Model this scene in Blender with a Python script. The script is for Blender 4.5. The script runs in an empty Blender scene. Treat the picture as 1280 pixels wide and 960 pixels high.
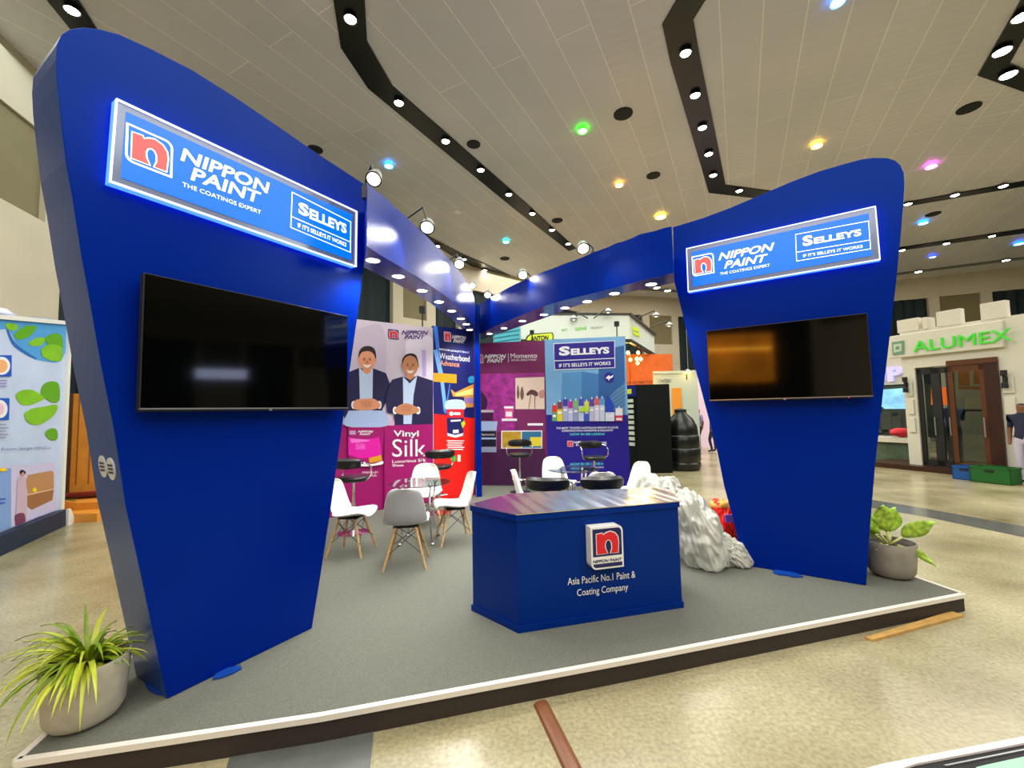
import bpy, bmesh, math, random
from mathutils import Vector, Matrix, noise
sc = bpy.context.scene
COL = sc.collection
random.seed(7)
R_ = math.radians

# ---------------------------------------------------------------- camera
FPX, PITCH, ROLL, CAM_H = 534.15, R_(3.582), R_(-1.091), 1.71
_R = Vector((1, 0, 0)); _U = Vector((0, -math.sin(PITCH), math.cos(PITCH))); FW = Vector((0, math.cos(PITCH), math.sin(PITCH)))
RT = _R*math.cos(ROLL) + _U*math.sin(ROLL); UP = _U*math.cos(ROLL) - _R*math.sin(ROLL)
CAM = Vector((0, 0, CAM_H))
cd = bpy.data.cameras.new('camera'); cam = bpy.data.objects.new('camera', cd); COL.objects.link(cam)
cd.sensor_width = 36; cd.lens = FPX/1280*36; cd.clip_start = .05; cd.clip_end = 200
cam.matrix_world = Matrix(((RT.x, UP.x, -FW.x, CAM.x), (RT.y, UP.y, -FW.y, CAM.y), (RT.z, UP.z, -FW.z, CAM.z), (0, 0, 0, 1)))
sc.camera = cam
sc.view_settings.view_transform = 'Standard'; sc.view_settings.look = 'None'
sc.view_settings.gamma = 1; sc.view_settings.use_curve_mapping = False
sc.view_settings.exposure = 0.12

# ---------------------------------------------------------------- light of the hall
w = bpy.data.worlds.new('hall_light'); sc.world = w; w.use_nodes = True
w.node_tree.nodes['Background'].inputs[0].default_value = (1.0, .96, .86, 1)
w.node_tree.nodes['Background'].inputs[1].default_value = 0.3

def area(name, loc, rot, size, energy, color=(1, 1, 1), sy=None):
    l = bpy.data.lights.new(name, 'AREA'); l.size = size; l.energy = energy; l.color = color
    if sy: l.shape = 'RECTANGLE'; l.size_y = sy
    o = bpy.data.objects.new(name, l); o.location = loc; o.rotation_euler = rot; COL.objects.link(o); return o
for _l, _sx, _sy, _e, _c in [((2, 1, 7.85), 12, 6, 620, (1, .98, .92)), ((0, 9, 7.85), 10, 6, 620, (1, 1, .94)), ((6, 17, 7.85), 14, 7, 1000, (1, .97, .9)), ((15, 8, 7.85), 9, 12, 1000, (1, .95, .87)),
                          ((-7, 8, 7.85), 2.5, 8, 130, (.92, 1, .95)), ((2, -6, 7.85), 18, 7, 1100, (1, .97, .9))]:
    area('hall_fill_light', _l, (0, 0, 0), _sx, _e, _c, _sy)  # broad fill lights under the ceiling, added to brighten the hall

# ---------------------------------------------------------------- unprojection helpers
def ray(x, y): return FW + RT*((x-640)/FPX) - UP*((y-480)/FPX)
def atZ(x, y, z): d = ray(x, y); return CAM + d*((z-CAM_H)/d.z)
def atY(x, y, Y): d = ray(x, y); return CAM + d*(Y/d.y)

class Frame:
    """upright plane: local x along yaw, local z up, local +y away from the viewer"""
    def __init__(s, o, yaw):
        s.o = Vector(o); s.yaw = R_(yaw); s.d = Vector((math.cos(s.yaw), math.sin(s.yaw), 0)); s.n = Vector((-math.sin(s.yaw), math.cos(s.yaw), 0))
    def loc(s, x, y, off=0.0):
        d = ray(x, y); o = s.o + s.n*off; P = CAM + d*((o-CAM).dot(s.n)/d.dot(s.n)) - s.o
        return (P.dot(s.d), P.z)
    def world(s, lx, ly, lz): return s.o + s.d*lx + s.n*ly + Vector((0, 0, lz))

# ---------------------------------------------------------------- materials
def lin(c):
    return tuple((v/255/12.92 if v/255 <= .04045 else ((v/255+.055)/1.055)**2.4) for v in c)
MATS = {}
def mat(name, rgb, rough=.5, metal=0.0, emit=0.0, var=0.0, scale=8.0, bump=0.0, coat=0.0, trans=0.0, alpha=1.0, spec=.5, erg=None, tint=None):
    if name in MATS: return MATS[name]
    m = bpy.data.materials.new(name); m.use_nodes = True; nt = m.node_tree; b = nt.nodes['Principled BSDF']
    c = lin(rgb)+(1,)
    b.inputs['Base Color'].default_value = c; b.inputs['Roughness'].default_value = rough; b.inputs['Metallic'].default_value = metal
    b.inputs['Coat Weight'].default_value = coat; b.inputs['Coat Roughness'].default_value = .08
    b.inputs['Specular IOR Level'].default_value = spec
    if tint: b.inputs['Specular Tint'].default_value = tint+(1,)
    b.inputs['Transmission Weight'].default_value = trans; b.inputs['Alpha'].default_value = alpha
    if emit: b.inputs['Emission Color'].default_value = (lin(erg)+(1,)) if erg else c; b.inputs['Emission Strength'].default_value = emit
    if var or bump:
        tc = nt.nodes.new('ShaderNodeTexCoord'); n = nt.nodes.new('ShaderNodeTexNoise'); n.inputs['Scale'].default_value = scale; n.inputs['Detail'].default_value = 6
        nt.links.new(tc.outputs['Object'], n.inputs['Vector'])
        if var:
            r = nt.nodes.new('ShaderNodeMapRange'); r.inputs[1].default_value = .3; r.inputs[2].default_value = .7; r.inputs[3].default_value = 1-var; r.inputs[4].default_value = 1+var
            nt.links.new(n.outputs['Fac'], r.inputs[0])
            mx = nt.nodes.new('ShaderNodeVectorMath'); mx.operation = 'SCALE'; mx.inputs[0].default_value = c[:3]
            nt.links.new(r.outputs[0], mx.inputs['Scale']); nt.links.new(mx.outputs[0], b.inputs['Base Color'])
            if emit and not erg: nt.links.new(mx.outputs[0], b.inputs['Emission Color'])
        if bump:
            bp = nt.nodes.new('ShaderNodeBump'); bp.inputs['Strength'].default_value = bump; bp.inputs['Distance'].default_value = .02
            nt.links.new(n.outputs['Fac'], bp.inputs['Height']); nt.links.new(bp.outputs[0], b.inputs['Normal'])
    MATS[name] = m; return m

BLUE = mat('blue_gloss_laminate', (0, 32, 134), .25, var=.05, scale=2, spec=.28, tint=(.16, .42, 1))
BLUE_BEAM = mat('blue_fascia_laminate', (0, 40, 150), .33, var=.05, scale=2, spec=.12, tint=(.2, .45, 1))
BLUE_SIDE = mat('blue_satin_edge', (0, 54, 136), .3, spec=.6, tint=(.5, .7, 1))
BLUE_UNDER = mat('blue_gloss_soffit', (14, 44, 150), .16, spec=.8, tint=(.6, .6, 1))
BLUE_COUNTER = mat('blue_counter_board', (0, 38, 122), .38, var=.03, scale=3, spec=.4, tint=(.2, .45, 1))
NAVY = mat('navy_print', (14, 20, 110), .45)
WHITE = mat('white_plastic', (235, 236, 232), .35)
OFFW = mat('white_print', (240, 240, 245), .5)
GREYP = mat('grey_plastic', (190, 188, 188), .4)
BLACK = mat('black_gloss', (8, 9, 10), .12, coat=.3)
BLACKM = mat('black_matt', (14, 16, 17), .6)
SCREEN = mat('screen_glass', (2, 3, 3), .06, spec=.42)
CHROME = mat('chrome', (225, 225, 228), .08, 1)
STEEL = mat('silver_trim', (170, 172, 176), .3, .8)
WOOD = mat('beech_wood', (205, 165, 105), .45, var=.15, scale=30)
BLEATHER = mat('black_leather', (14, 15, 17), .35, bump=.1, scale=60)
RED = mat('red_print', (214, 24, 40), .5)

# ---------------------------------------------------------------- mesh helpers
class B:
    def __init__(s): s.v = []; s.f = []; s.m = []
    def add(s, vs, fs, mi=0):
        n = len(s.v); s.v += [tuple(v) for v in vs]; s.f += [tuple(i+n for i in f) for f in fs]; s.m += [mi]*len(fs); return s
    def box(s, c, size, rz=0, mi=0, M=None):
        x, y, z = (k/2 for k in size); vs = [Vector((a*x, b*y, d*z)) for a in (-1, 1) for b in (-1, 1) for d in (-1, 1)]
        rot = M if M else Matrix.Rotation(rz, 3, 'Z')
        vs = [rot @ v + Vector(c) for v in vs]
        return s.add(vs, [(0, 1, 3, 2), (4, 6, 7, 5), (0, 4, 5, 1), (2, 3, 7, 6), (0, 2, 6, 4), (1, 5, 7, 3)], mi)
    def bar(s, a, b, w, h, mi=0):
        a, b = Vector(a), Vector(b); d = (b-a); L = d.length; q = d.to_track_quat('X', 'Z').to_matrix()
        return s.box((a+b)/2, (L, w, h), mi=mi, M=q)
    def tube(s, pts, r, n=10, mi=0, caps=True):
        pts = [Vector(p) for p in pts]; rs = r if isinstance(r, (list, tuple)) else [r]*len(pts); vs = []; prev = None
        for i, p in enumerate(pts):
            t = (pts[min(i+1, len(pts)-1)]-pts[max(i-1, 0)]).normalized()
            if prev is None: u = t.orthogonal().normalized()
            else: u = (prev - t*prev.dot(t)).normalized()
            prev = u; v = t.cross(u)
            vs += [p+(u*math.cos(2*math.pi*k/n)+v*math.sin(2*math.pi*k/n))*rs[i] for k in range(n)]
        fs = [(i*n+k, i*n+(k+1) % n, (i+1)*n+(k+1) % n, (i+1)*n+k) for i in range(len(pts)-1) for k in range(n)]
        if caps: fs += [tuple(range(n))[::-1], tuple((len(pts)-1)*n+k for k in range(n))]
        return s.add(vs, fs, mi)
    def lathe(s, prof, c=(0, 0, 0), n=32, mi=0, sx=1, sy=1):
        c = Vector(c); vs = []; N = len(prof)
        for (r, z) in prof: vs += [c+Vector((r*sx*math.cos(2*math.pi*k/n), r*sy*math.sin(2*math.pi*k/n), z)) for k in range(n)]
        fs = [(i*n+k, i*n+(k+1) % n, (i+1)*n+(k+1) % n, (i+1)*n+k) for i in range(N-1) for k in range(n)]
        if prof[0][0] > 1e-4: fs.append(tuple(range(n))[::-1])
        if prof[-1][0] > 1e-4: fs.append(tuple((N-1)*n+k for k in range(n)))
        return s.add(vs, fs, mi)
    def prism(s, poly, y0, y1, mi=0):
        """polygon in local xz, extruded y0 (front) .. y1 (back)"""
        n = len(poly); vs = [(x, y0, z) for x, z in poly]+[(x, y1, z) for x, z in poly]
        fs = [tuple(range(n)), tuple(range(2*n-1, n-1, -1))]+[(i, i+n, (i+1) % n+n, (i+1) % n) for i in range(n)]
        return s.add(vs, fs, mi)
    def slab(s, poly, z0, z1, mi=0):
        n = len(poly); vs = [(p[0], p[1], z0) for p in poly]+[(p[0], p[1], z1) for p in poly]
        fs = [tuple(range(n))[::-1], tuple(range(n, 2*n))]+[(i, (i+1) % n, (i+1) % n+n, i+n) for i in range(n)]
        return s.add(vs, fs, mi)
    def build(s, name, mats, parent=None, smooth=False, loc=None, rz=0):
        me = bpy.data.meshes.new(name); me.from_pydata([tuple(v) for v in s.v], [], s.f)
        for m in (mats if isinstance(mats, (list, tuple)) else [mats]): me.materials.append(m)
        me.polygons.foreach_set('material_index', s.m)
        bm = bmesh.new(); bm.from_mesh(me); bmesh.ops.recalc_face_normals(bm, faces=bm.faces); bm.to_mesh(me); bm.free()
        if smooth:
            me.polygons.foreach_set('use_smooth', [True]*len(me.polygons))
            if smooth != 'all': me.set_sharp_from_angle(angle=R_(38))
        me.update(); o = bpy.data.objects.new(name, me); COL.objects.link(o)
        if parent: o.parent = parent
        if loc is not None: o.location = loc
        o.rotation_euler.z = rz
        return o

def tag(o, label, cat, group=None, kind=None):
    if label: o['label'] = label
    if cat: o['category'] = cat
    if group: o['group'] = group
    if kind: o['kind'] = kind
    return o
def thing(name, label, cat, loc=(0, 0, 0), rz=0, group=None):
    o = bpy.data.objects.new(name, None); COL.objects.link(o); o.location = loc; o.rotation_euler.z = rz; o.empty_display_size = .1
    return tag(o, label, cat, group)
def fthing(name, label, cat, F, group=None): return thing(name, label, cat, F.o, F.yaw, group)
def struct(o): o['kind'] = 'structure'; return o
def dup(root, loc, rz, label, group=None):
    def rec(o, par):
        c = o.copy(); COL.objects.link(c)
        if par: c.parent = par
        for ch in [k for k in KIDS.get(o.name, [])]: rec(ch, c)
        return c
    KIDS = {}
    for o in list(COL.objects):
        if o.parent: KIDS.setdefault(o.parent.name, []).append(o)
    r = rec(root, None); r.location = loc; r.rotation_euler.z = rz; r['label'] = label
    if group: r['group'] = group
    return r
def bevel(o, w=.01, seg=2):
    m = o.modifiers.new('bevel', 'BEVEL'); m.width = w; m.segments = seg; m.limit_method = 'ANGLE'; m.angle_limit = R_(40); return o

def smooth_poly(pts, n=6):
    out = []; N = len(pts)
    for i in range(N):
        p0, p1, p2, p3 = (Vector(pts[(i+k-1) % N]) for k in range(4))
        for k in range(n):
            t = k/n
            out.append(tuple(.5*((2*p1)+(-p0+p2)*t+(2*p0-5*p1+4*p2-p3)*t*t+(-p0+3*p1-3*p2+p3)*t**3)))
    return out
def smooth_open(pts, n=6):
    out = []; N = len(pts); P = [Vector(p) for p in pts]
    for i in range(N-1):
        p0, p1, p2, p3 = P[max(i-1, 0)], P[i], P[i+1], P[min(i+2, N-1)]
        for k in range(n):
            t = k/n
            out.append(tuple(.5*((2*p1)+(-p0+p2)*t+(2*p0-5*p1+4*p2-p3)*t*t+(-p0+3*p1-3*p2+p3)*t**3)))
    out.append(tuple(P[-1])); return out
def ell(cx, cy, rx, ry, n=24, a0=0): return [(cx+rx*math.cos(2*math.pi*k/n+a0), cy+ry*math.sin(2*math.pi*k/n+a0)) for k in range(n)]

def flat(parent, name, F, shapes, off, T=lambda x, y: (x, y), base=0.0):
    """printed artwork: thin coloured areas lying on an upright plane. shapes = [(points, material[, smooth])], later ones lie on top"""
    b = B(); ms = []
    for k, sh in enumerate(shapes):
        pts, m = sh[0], sh[1]
        if len(sh) > 2 and sh[2]: pts = smooth_poly(pts, 5)
        if m not in ms: ms.append(m)
        y = off-.0006*(k+1)-base
        P = [F.loc(*T(*p), off) for p in pts]
        b.prism(P, y, y+.0005, ms.index(m))
    return b.build(name, ms, parent)

def textmesh(body, bold=0.0, shear=0.0, extr=.002, spacing=1.0):
    c = bpy.data.curves.new('lettering', 'FONT'); c.body = body; c.size = 1; c.offset = bold; c.shear = shear; c.extrude = 0; c.space_character = spacing; c.resolution_u = 3
    o = bpy.data.objects.new('tmp', c); COL.objects.link(o); bpy.context.view_layer.update()
    me = bpy.data.meshes.new_from_object(o.evaluated_get(bpy.context.evaluated_depsgraph_get()))
    bpy.data.objects.remove(o); bpy.data.curves.remove(c)
    vs = [v.co.copy() for v in me.vertices]; fs = [tuple(p.vertices) for p in me.polygons]
    x0 = min(v.x for v in vs); x1 = max(v.x for v in vs); z0 = 0; z1 = max(v.y for v in vs)
    bpy.data.meshes.remove(me)
    return vs, fs, x0, x1, z1
def text(parent, F, body, bl, br, tl, m, off, T=lambda x, y: (x, y), bold=.0, shear=.0, extr=.002, name='lettering', spacing=1.0):
    """lettering on an upright plane: baseline from bl to br, cap height up to tl"""
    vs, fs, x0, x1, z1 = textmesh(body, bold, shear, extr, spacing)
    a = F.loc(*T(*bl), off); c = F.loc(*T(*br), off); t = F.loc(*T(*tl), off)
    h = t[1]-a[1]; W = c[0]-a[0]; dz = c[1]-a[1]
    def mp(v, y): u = (v.x-x0)/(x1-x0); return (a[0]+u*W, y, a[1]+u*dz+v.y/z1*h)
    n = len(vs); V = [mp(v, off-extr) for v in vs]; b = B(); b.add(V, fs)
    if extr > .004:
        V2 = [mp(v, off) for v in vs]; cnt = {}
        for f in fs:
            for i in range(len(f)):
                e = (f[i], f[(i+1) % len(f)]); k = tuple(sorted(e)); cnt.setdefault(k, []).append(e)
        side = [(e[0][0], e[0][1], e[0][1]+n, e[0][0]+n) for e in cnt.values() if len(e) == 1]
        b = B(); b.add(V+V2, fs+side)
    return b.build(name, m, parent)

# the letter mark: rounded square with a heavy lower-case n
def rsq(x0, y0, x1, y1, r, ctl=False):
    P = []
    def corner(cx, cy, a0, rnd):
        if not rnd: P.append((cx, cy)); return
        sx = 1 if cx > .5*(x0+x1) else -1; sy = 1 if cy > .5*(y0+y1) else -1
        ox, oy = cx-sx*r, cy-sy*r
        for k in range(7): a = R_(a0+90*k/6); P.append((ox+r*math.cos(a), oy+r*math.sin(a)))
    corner(x0, y0, 180, True); corner(x1, y0, 270, False); corner(x1, y1, 0, True); corner(x0, y1, 90, False)
    return P
N_SHAPE = [(.13, .12), (.13, .80), (.33, .82), (.36, .75), (.46, .82), (.60, .86), (.76, .80), (.86, .66), (.88, .48), (.86, .12), (.60, .12), (.66, .28), (.655, .45), (.60, .56), (.52, .59), (.44, .54), (.405, .42), (.42, .28), (.50, .12)]
def grow(P, k):
    n = len(P); out = []
    A = sum(P[i][0]*P[(i+1) % n][1]-P[(i+1) % n][0]*P[i][1] for i in range(n)); s = 1 if A < 0 else -1
    for i in range(n):
        a, b, c = Vector(P[i-1]), Vector(P[i]), Vector(P[(i+1) % n]); d1 = (b-a).normalized(); d2 = (c-b).normalized()
        nn = Vector((-d1.y-d2.y, d1.x+d2.x)); L = nn.length; nn = nn/L if L > .2 else Vector((-d1.y, d1.x)); out.append(tuple(b+nn*k*s))
    return out
def logo(parent, F, tl, tr, bl, off, T=lambda x, y: (x, y), border=OFFW, field=NAVY, red=RED, outline=OFFW, name='letter_mark'):
    a = F.loc(*T(*bl), off); t = F.loc(*T(*tl), off); r = F.loc(*T(*tr), off); W = r[0]-t[0]; H = t[1]-a[1]
    mp = lambda P: [(a[0]+u*W, a[1]+v*H) for u, v in P]
    b = B()
    b.prism(mp(rsq(0, 0, 1, 1, .18)), off-.002, off-.0015, 0); b.prism(mp(rsq(.05, .05, .95, .95, .15)), off-.003, off-.0025, 1)
    b.prism(mp(grow(N_SHAPE, .035)), off-.004, off-.0035, 2); b.prism(mp(N_SHAPE), off-.005, off-.0045, 3)
    return b.build(name, [border, field, outline, red], parent)

# ================================================================ SETTING
S = .14                                    # top of the platform
CZ = 8.0                                   # ceiling height
def node_floor():
    m = bpy.data.materials.new('polished_terrazzo'); m.use_nodes = True; nt = m.node_tree; L = nt.links.new; b = nt.nodes['Principled BSDF']
    tc = nt.nodes.new('ShaderNodeTexCoord'); n1 = nt.nodes.new('ShaderNodeTexNoise'); n1.inputs['Scale'].default_value = .9; n1.inputs['Detail'].default_value = 8
    n2 = nt.nodes.new('ShaderNodeTexVoronoi'); n2.inputs['Scale'].default_value = 55
    n3 = nt.nodes.new('ShaderNodeTexNoise'); n3.inputs['Scale'].default_value = 40; n3.inputs['Detail'].default_value = 4
    r1 = nt.nodes.new('ShaderNodeValToRGB'); e = r1.color_ramp.elements; e[0].position = .3; e[0].color = lin((138, 128, 96))+(1,); e[1].position = .7; e[1].color = lin((190, 182, 148))+(1,)
    r2 = nt.nodes.new('ShaderNodeValToRGB'); e = r2.color_ramp.elements; e[0].position = .3; e[0].color = (.5, .5, .46, 1); e[1].position = .65; e[1].color = (1.1, 1.1, 1.08, 1)
    mx = nt.nodes.new('ShaderNodeMixRGB'); mx.blend_type = 'MULTIPLY'; mx.inputs[0].default_value = .55
    mp = nt.nodes.new('ShaderNodeMapping'); mp.inputs['Rotation'].default_value = (0, 0, R_(-18))
    br = nt.nodes.new('ShaderNodeTexBrick'); br.offset = 0; br.inputs['Scale'].default_value = 1; br.inputs['Brick Width'].default_value = 1.2; br.inputs['Row Height'].default_value = 1.2; br.inputs['Mortar Size'].default_value = .004
    br.inputs['Color1'].default_value = (1, 1, 1, 1); br.inputs['Color2'].default_value = (.93, .94, .92, 1); br.inputs['Mortar'].default_value = (.86, .86, .83, 1)
    m2 = nt.nodes.new('ShaderNodeMixRGB'); m2.blend_type = 'MULTIPLY'; m2.inputs[0].default_value = 1
    for n in (n1, n2, n3, mp): L(tc.outputs['Object'], n.inputs['Vector'])
    L(mp.outputs[0], br.inputs['Vector'])
    L(n1.outputs['Fac'], r1.inputs[0]); L(n3.outputs['Fac'], r2.inputs[0]); L(r1.outputs[0], mx.inputs[1]); L(r2.outputs[0], mx.inputs[2])
    L(mx.outputs[0], m2.inputs[1]); L(br.outputs['Color'], m2.inputs[2]); L(m2.outputs[0], b.inputs['Base Color'])
    r3 = nt.nodes.new('ShaderNodeMapRange'); r3.inputs[3].default_value = .12; r3.inputs[4].default_value = .34; L(n1.outputs['Fac'], r3.inputs[0]); L(r3.outputs[0], b.inputs['Roughness'])
    return m
struct(B().slab([(-14, -12), (40, -12), (40, 30), (-14, 30)], -.2, 0).build('floor', node_floor()))

def node_ceiling():
    m = bpy.data.materials.new('ceiling_panels'); m.use_nodes = True; nt = m.node_tree; L = nt.links.new; b = nt.nodes['Principled BSDF']
    tc = nt.nodes.new('ShaderNodeTexCoord'); mp = nt.nodes.new('ShaderNodeMapping'); mp.inputs['Rotation'].default_value = (0, 0, R_(-62))
    br = nt.nodes.new('ShaderNodeTexBrick'); br.offset = .35; br.inputs['Scale'].default_value = 1; br.inputs['Brick Width'].default_value = 6.5; br.inputs['Row Height'].default_value = .62; br.inputs['Mortar Size'].default_value = .011; br.inputs['Mortar Smooth'].default_value = .6
    br.inputs['Color1'].default_value = lin((214, 214, 218))+(1,); br.inputs['Color2'].default_value = lin((208, 208, 212))+(1,); br.inputs['Mortar'].default_value = lin((248, 246, 242))+(1,)
    n = nt.nodes.new('ShaderNodeTexNoise'); n.inputs['Scale'].default_value = .5; n.inputs['Detail'].default_value = 3
    wv = nt.nodes.new('ShaderNodeTexWave'); wv.inputs['Scale'].default_value = 1.6; wv.inputs['Distortion'].default_value = 6; wv.inputs['Detail'].default_value = 2
    bp = nt.nodes.new('ShaderNodeBump'); bp.inputs['Strength'].default_value = .08; bp.inputs['Distance'].default_value = .05
    mx = nt.nodes.new('ShaderNodeMixRGB'); mx.blend_type = 'MULTIPLY'; mx.inputs[0].default_value = .5
    r = nt.nodes.new('ShaderNodeValToRGB'); r.color_ramp.elements[0].position = .3; r.color_ramp.elements[0].color = (.78, .80, .76, 1); r.color_ramp.elements[1].position = .7; r.color_ramp.elements[1].color = (1.05, 1, .98, 1)
    L(tc.outputs['Object'], mp.inputs[0]); L(mp.outputs[0], br.inputs['Vector']); L(tc.outputs['Object'], n.inputs['Vector']); L(mp.outputs[0], wv.inputs['Vector'])
    L(n.outputs['Fac'], r.inputs[0]); L(br.outputs['Color'], mx.inputs[1]); L(r.outputs[0], mx.inputs[2]); L(mx.outputs[0], b.inputs['Base Color'])
    L(wv.outputs['Fac'], bp.inputs['Height']); L(bp.outputs[0], b.inputs['Normal']); b.inputs['Roughness'].default_value = .38
    return m
struct(B().slab([(-14, -13), (36, -13), (36, 30), (-14, 30)], CZ, CZ+.2).build('ceiling', node_ceiling()))

# curved hall wall: bays of cream pillars with olive panels, dark curtains between them, a cream beam on top
CREAM = mat('cream_wall', (192, 184, 162), .7, var=.04, scale=1.5)
OLIVE = mat('olive_panel', (118, 110, 78), .75, var=.05, scale=2)
CURT = mat('dark_teal_curtain', (14, 34, 38), .8)
def curtain_geo(b, p0, p1, z0, z1):
    d = (p1-p0); L = d.length; d /= L; n = Vector((-d.y, d.x, 0)); k = max(2, int(L/.14)); vs = []
    for i in range(k+1):
        q = p0+d*(L*i/k)+n*(.05*math.sin(i*1.9)); vs += [(q.x, q.y, z0), (q.x, q.y, z1)]
    b.add(vs, [(2*i, 2*i+2, 2*i+3, 2*i+1) for i in range(k)])
def bay(a, c, hb=6.9, zp0=5.25, side='left', n=1):
    pass
def wall(name, P, spans, zt=6.95, zp=5.3):
    """P polyline corner points; spans = list of (segment, t0, t1) of pillar bays, the rest is curtain"""
    cb = B(); ob = B(); kb = B()
    for i in range(len(P)-1):
        a, c = Vector(P[i]+(0,)), Vector(P[i+1]+(0,)); d = c-a; L = d.length; d /= L; n = Vector((d.y, -d.x, 0)); ang = math.atan2(d.y, d.x)
        if n.dot(-a) < 0: n = -n
        cb.box((a+c)/2+Vector((0, 0, (CZ+zt)/2))-n*.1, (L+.3, .5, CZ-zt), ang)
        last = 0
        for (s, t0, t1) in sorted(spans):
            if s != i: continue
            if t0 > last+.02: curtain_geo(kb, a+d*(last*L), a+d*(t0*L), 0, zt)
            p0, p1 = a+d*(t0*L), a+d*(t1*L); w = (t1-t0)*L; mid = (p0+p1)/2; fw = .42
            cb.box(mid+Vector((0, 0, zp/2))+n*.05, (w, .3, zp), ang)
            cb.box(p0+d*fw/2+Vector((0, 0, (zp+zt)/2))+n*.05, (fw, .3, zt-zp), ang); cb.box(p1-d*fw/2+Vector((0, 0, (zp+zt)/2))+n*.05, (fw, .3, zt-zp), ang)
            ob.box(mid+Vector((0, 0, (zp+zt)/2))+n*.04, (w-2*fw, .12, zt-zp), ang)
            last = t1
        if last < .98: curtain_geo(kb, a+d*(last*L), c, 0, zt)
    o = struct(cb.build(name, CREAM)); ob.build('recessed_panels', OLIVE, o); kb.build('curtain', CURT, o)
    return o
def tspan(P, i, xa, xb):
    """parameters on segment i where sight lines through two picture columns meet it"""
    a, c = Vector(P[i]+(0,)), Vector(P[i+1]+(0,)); out = []
    for x in (xa, xb):
        d = ray(x, 400); D = c-a; den = d.x*D.y-d.y*D.x; s = (a.x*D.y-a.y*D.x)/den; q = Vector((d.x*s, d.y*s, 0)); out.append((q-a).dot(D)/D.dot(D))
    return (i, out[0], out[1])
PL = [(-7.4, 3.0), (-8.95, 8.6), (-7.6, 12.6)]
PM = [(-7.6, 12.6), (-3.2, 17.0), (3.8, 23.0)]
PB = [(3.8, 23.0), (10.2, 24.6)]
PR = [(10.2, 24.6), (20, 21.6), (28, 18.0), (32, 8), (31, -4), (24, -12)]
PF = [(24, -12), (10, -12.5), (-9, -12.5), (-13, -6), (-7.4, 3.0)]
wall('wall_left', PL, [(0, .03, tspan(PL, 0, 10, 56)[2])])
wall('wall_back', PM, [tspan(PM, 0, 488, 541), tspan(PM, 1, 570, 588), tspan(PM, 1, 640, 690)])
wall('wall_far', PB, [tspan(PB, 0, 719, 766), tspan(PB, 0, 801, 845)])
wall('wall_right', PR, [tspan(PR, 1, 1160, 1240), tspan(PR, 0, 940, 1010), (2, .1, .35), (2, .6, .85), (3, .1, .35), (3, .6, .85), (4, .2, .6)])
wf = wall('wall_front', PF, [(0, .1, .35), (0, .6, .85), (1, .1, .28), (1, .45, .6), (1, .8, .95), (3, .5, .8)])
# amber lit shopfronts behind the viewer, mirrored in the right television
b = B(); b.box((-9.3, -8.2, 3.9), (4.2, .2, 2.2), R_(-62)); b.build('lit_shopfront', mat('amber_lit_front', (200, 120, 20), .5, emit=5.5, var=.35, scale=.8), wf)
b = B(); b.box((-9.2, -8.1, 4.3), (4.0, .3, .07), R_(-62)); b.build('lit_line', mat('amber_light_line', (255, 190, 60), .5, emit=16), wf)
b = B(); b.box((14.4, 1.0, 3.3), (.1, 1.6, .35)); b.build('lit_sign', mat('blue_white_lit_sign', (200, 215, 255), .5, emit=6), wf)

# dark recessed channels in the ceiling
CHAN = mat('black_ceiling_channel', (10, 14, 15), .3)
CHAN2 = mat('grey_ceiling_channel', (90, 100, 98), .4)
def channel(k, left, right, m=CHAN):
    a = [atZ(*p, CZ) for p in left]; c = [atZ(*p, CZ) for p in right]
    return struct(B().slab(a+c[::-1], CZ-.03, CZ+.05).build('trim_%d' % k, m))
channel(1, [(409, -60), (417, 0), (426, 58), (460, 109), (566, 197), (645, 262), (711, 313)], [(450, -60), (456, 0), (459, 51), (491, 107), (580, 185), (655, 251), (720, 310)])
channel(2, [(28, -60), (60, 0), (90, 37)], [(60, -60), (99, 0), (122, 37)])
channel(3, [(520, 289), (540, 303), (566, 320), (600, 337.5), (640, 353)], [(520, 283), (540, 297), (580, 318), (610, 331), (650, 350)])
channel(4, [(880, -40), (845, 0), (828, 30), (837.5, 75), (886, 240), (950, 247.5), (1128, 258), (1300, 228.5)], [(915, -40), (880.6, 0), (866.7, 22.5), (873, 60), (907, 230.6), (970, 239), (1128, 253), (1300, 222)])
channel(5, [(1100, 316), (1125, 312.5), (1300, 288)], [(1100, 312), (1125, 308.7), (1300, 282.5)])
channel(6, [(1100, 346), (1300, 321)], [(1100, 344), (1300, 318.5)], CHAN2)
channel(7, [(1290, -25), (1222, 93), (1290, 117)], [(1310, -10), (1262, 78), (1295, 92)])
channel(8, [(800, 362), (860, 366)], [(800, 359.5), (860, 363.5)], CHAN2)

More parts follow.
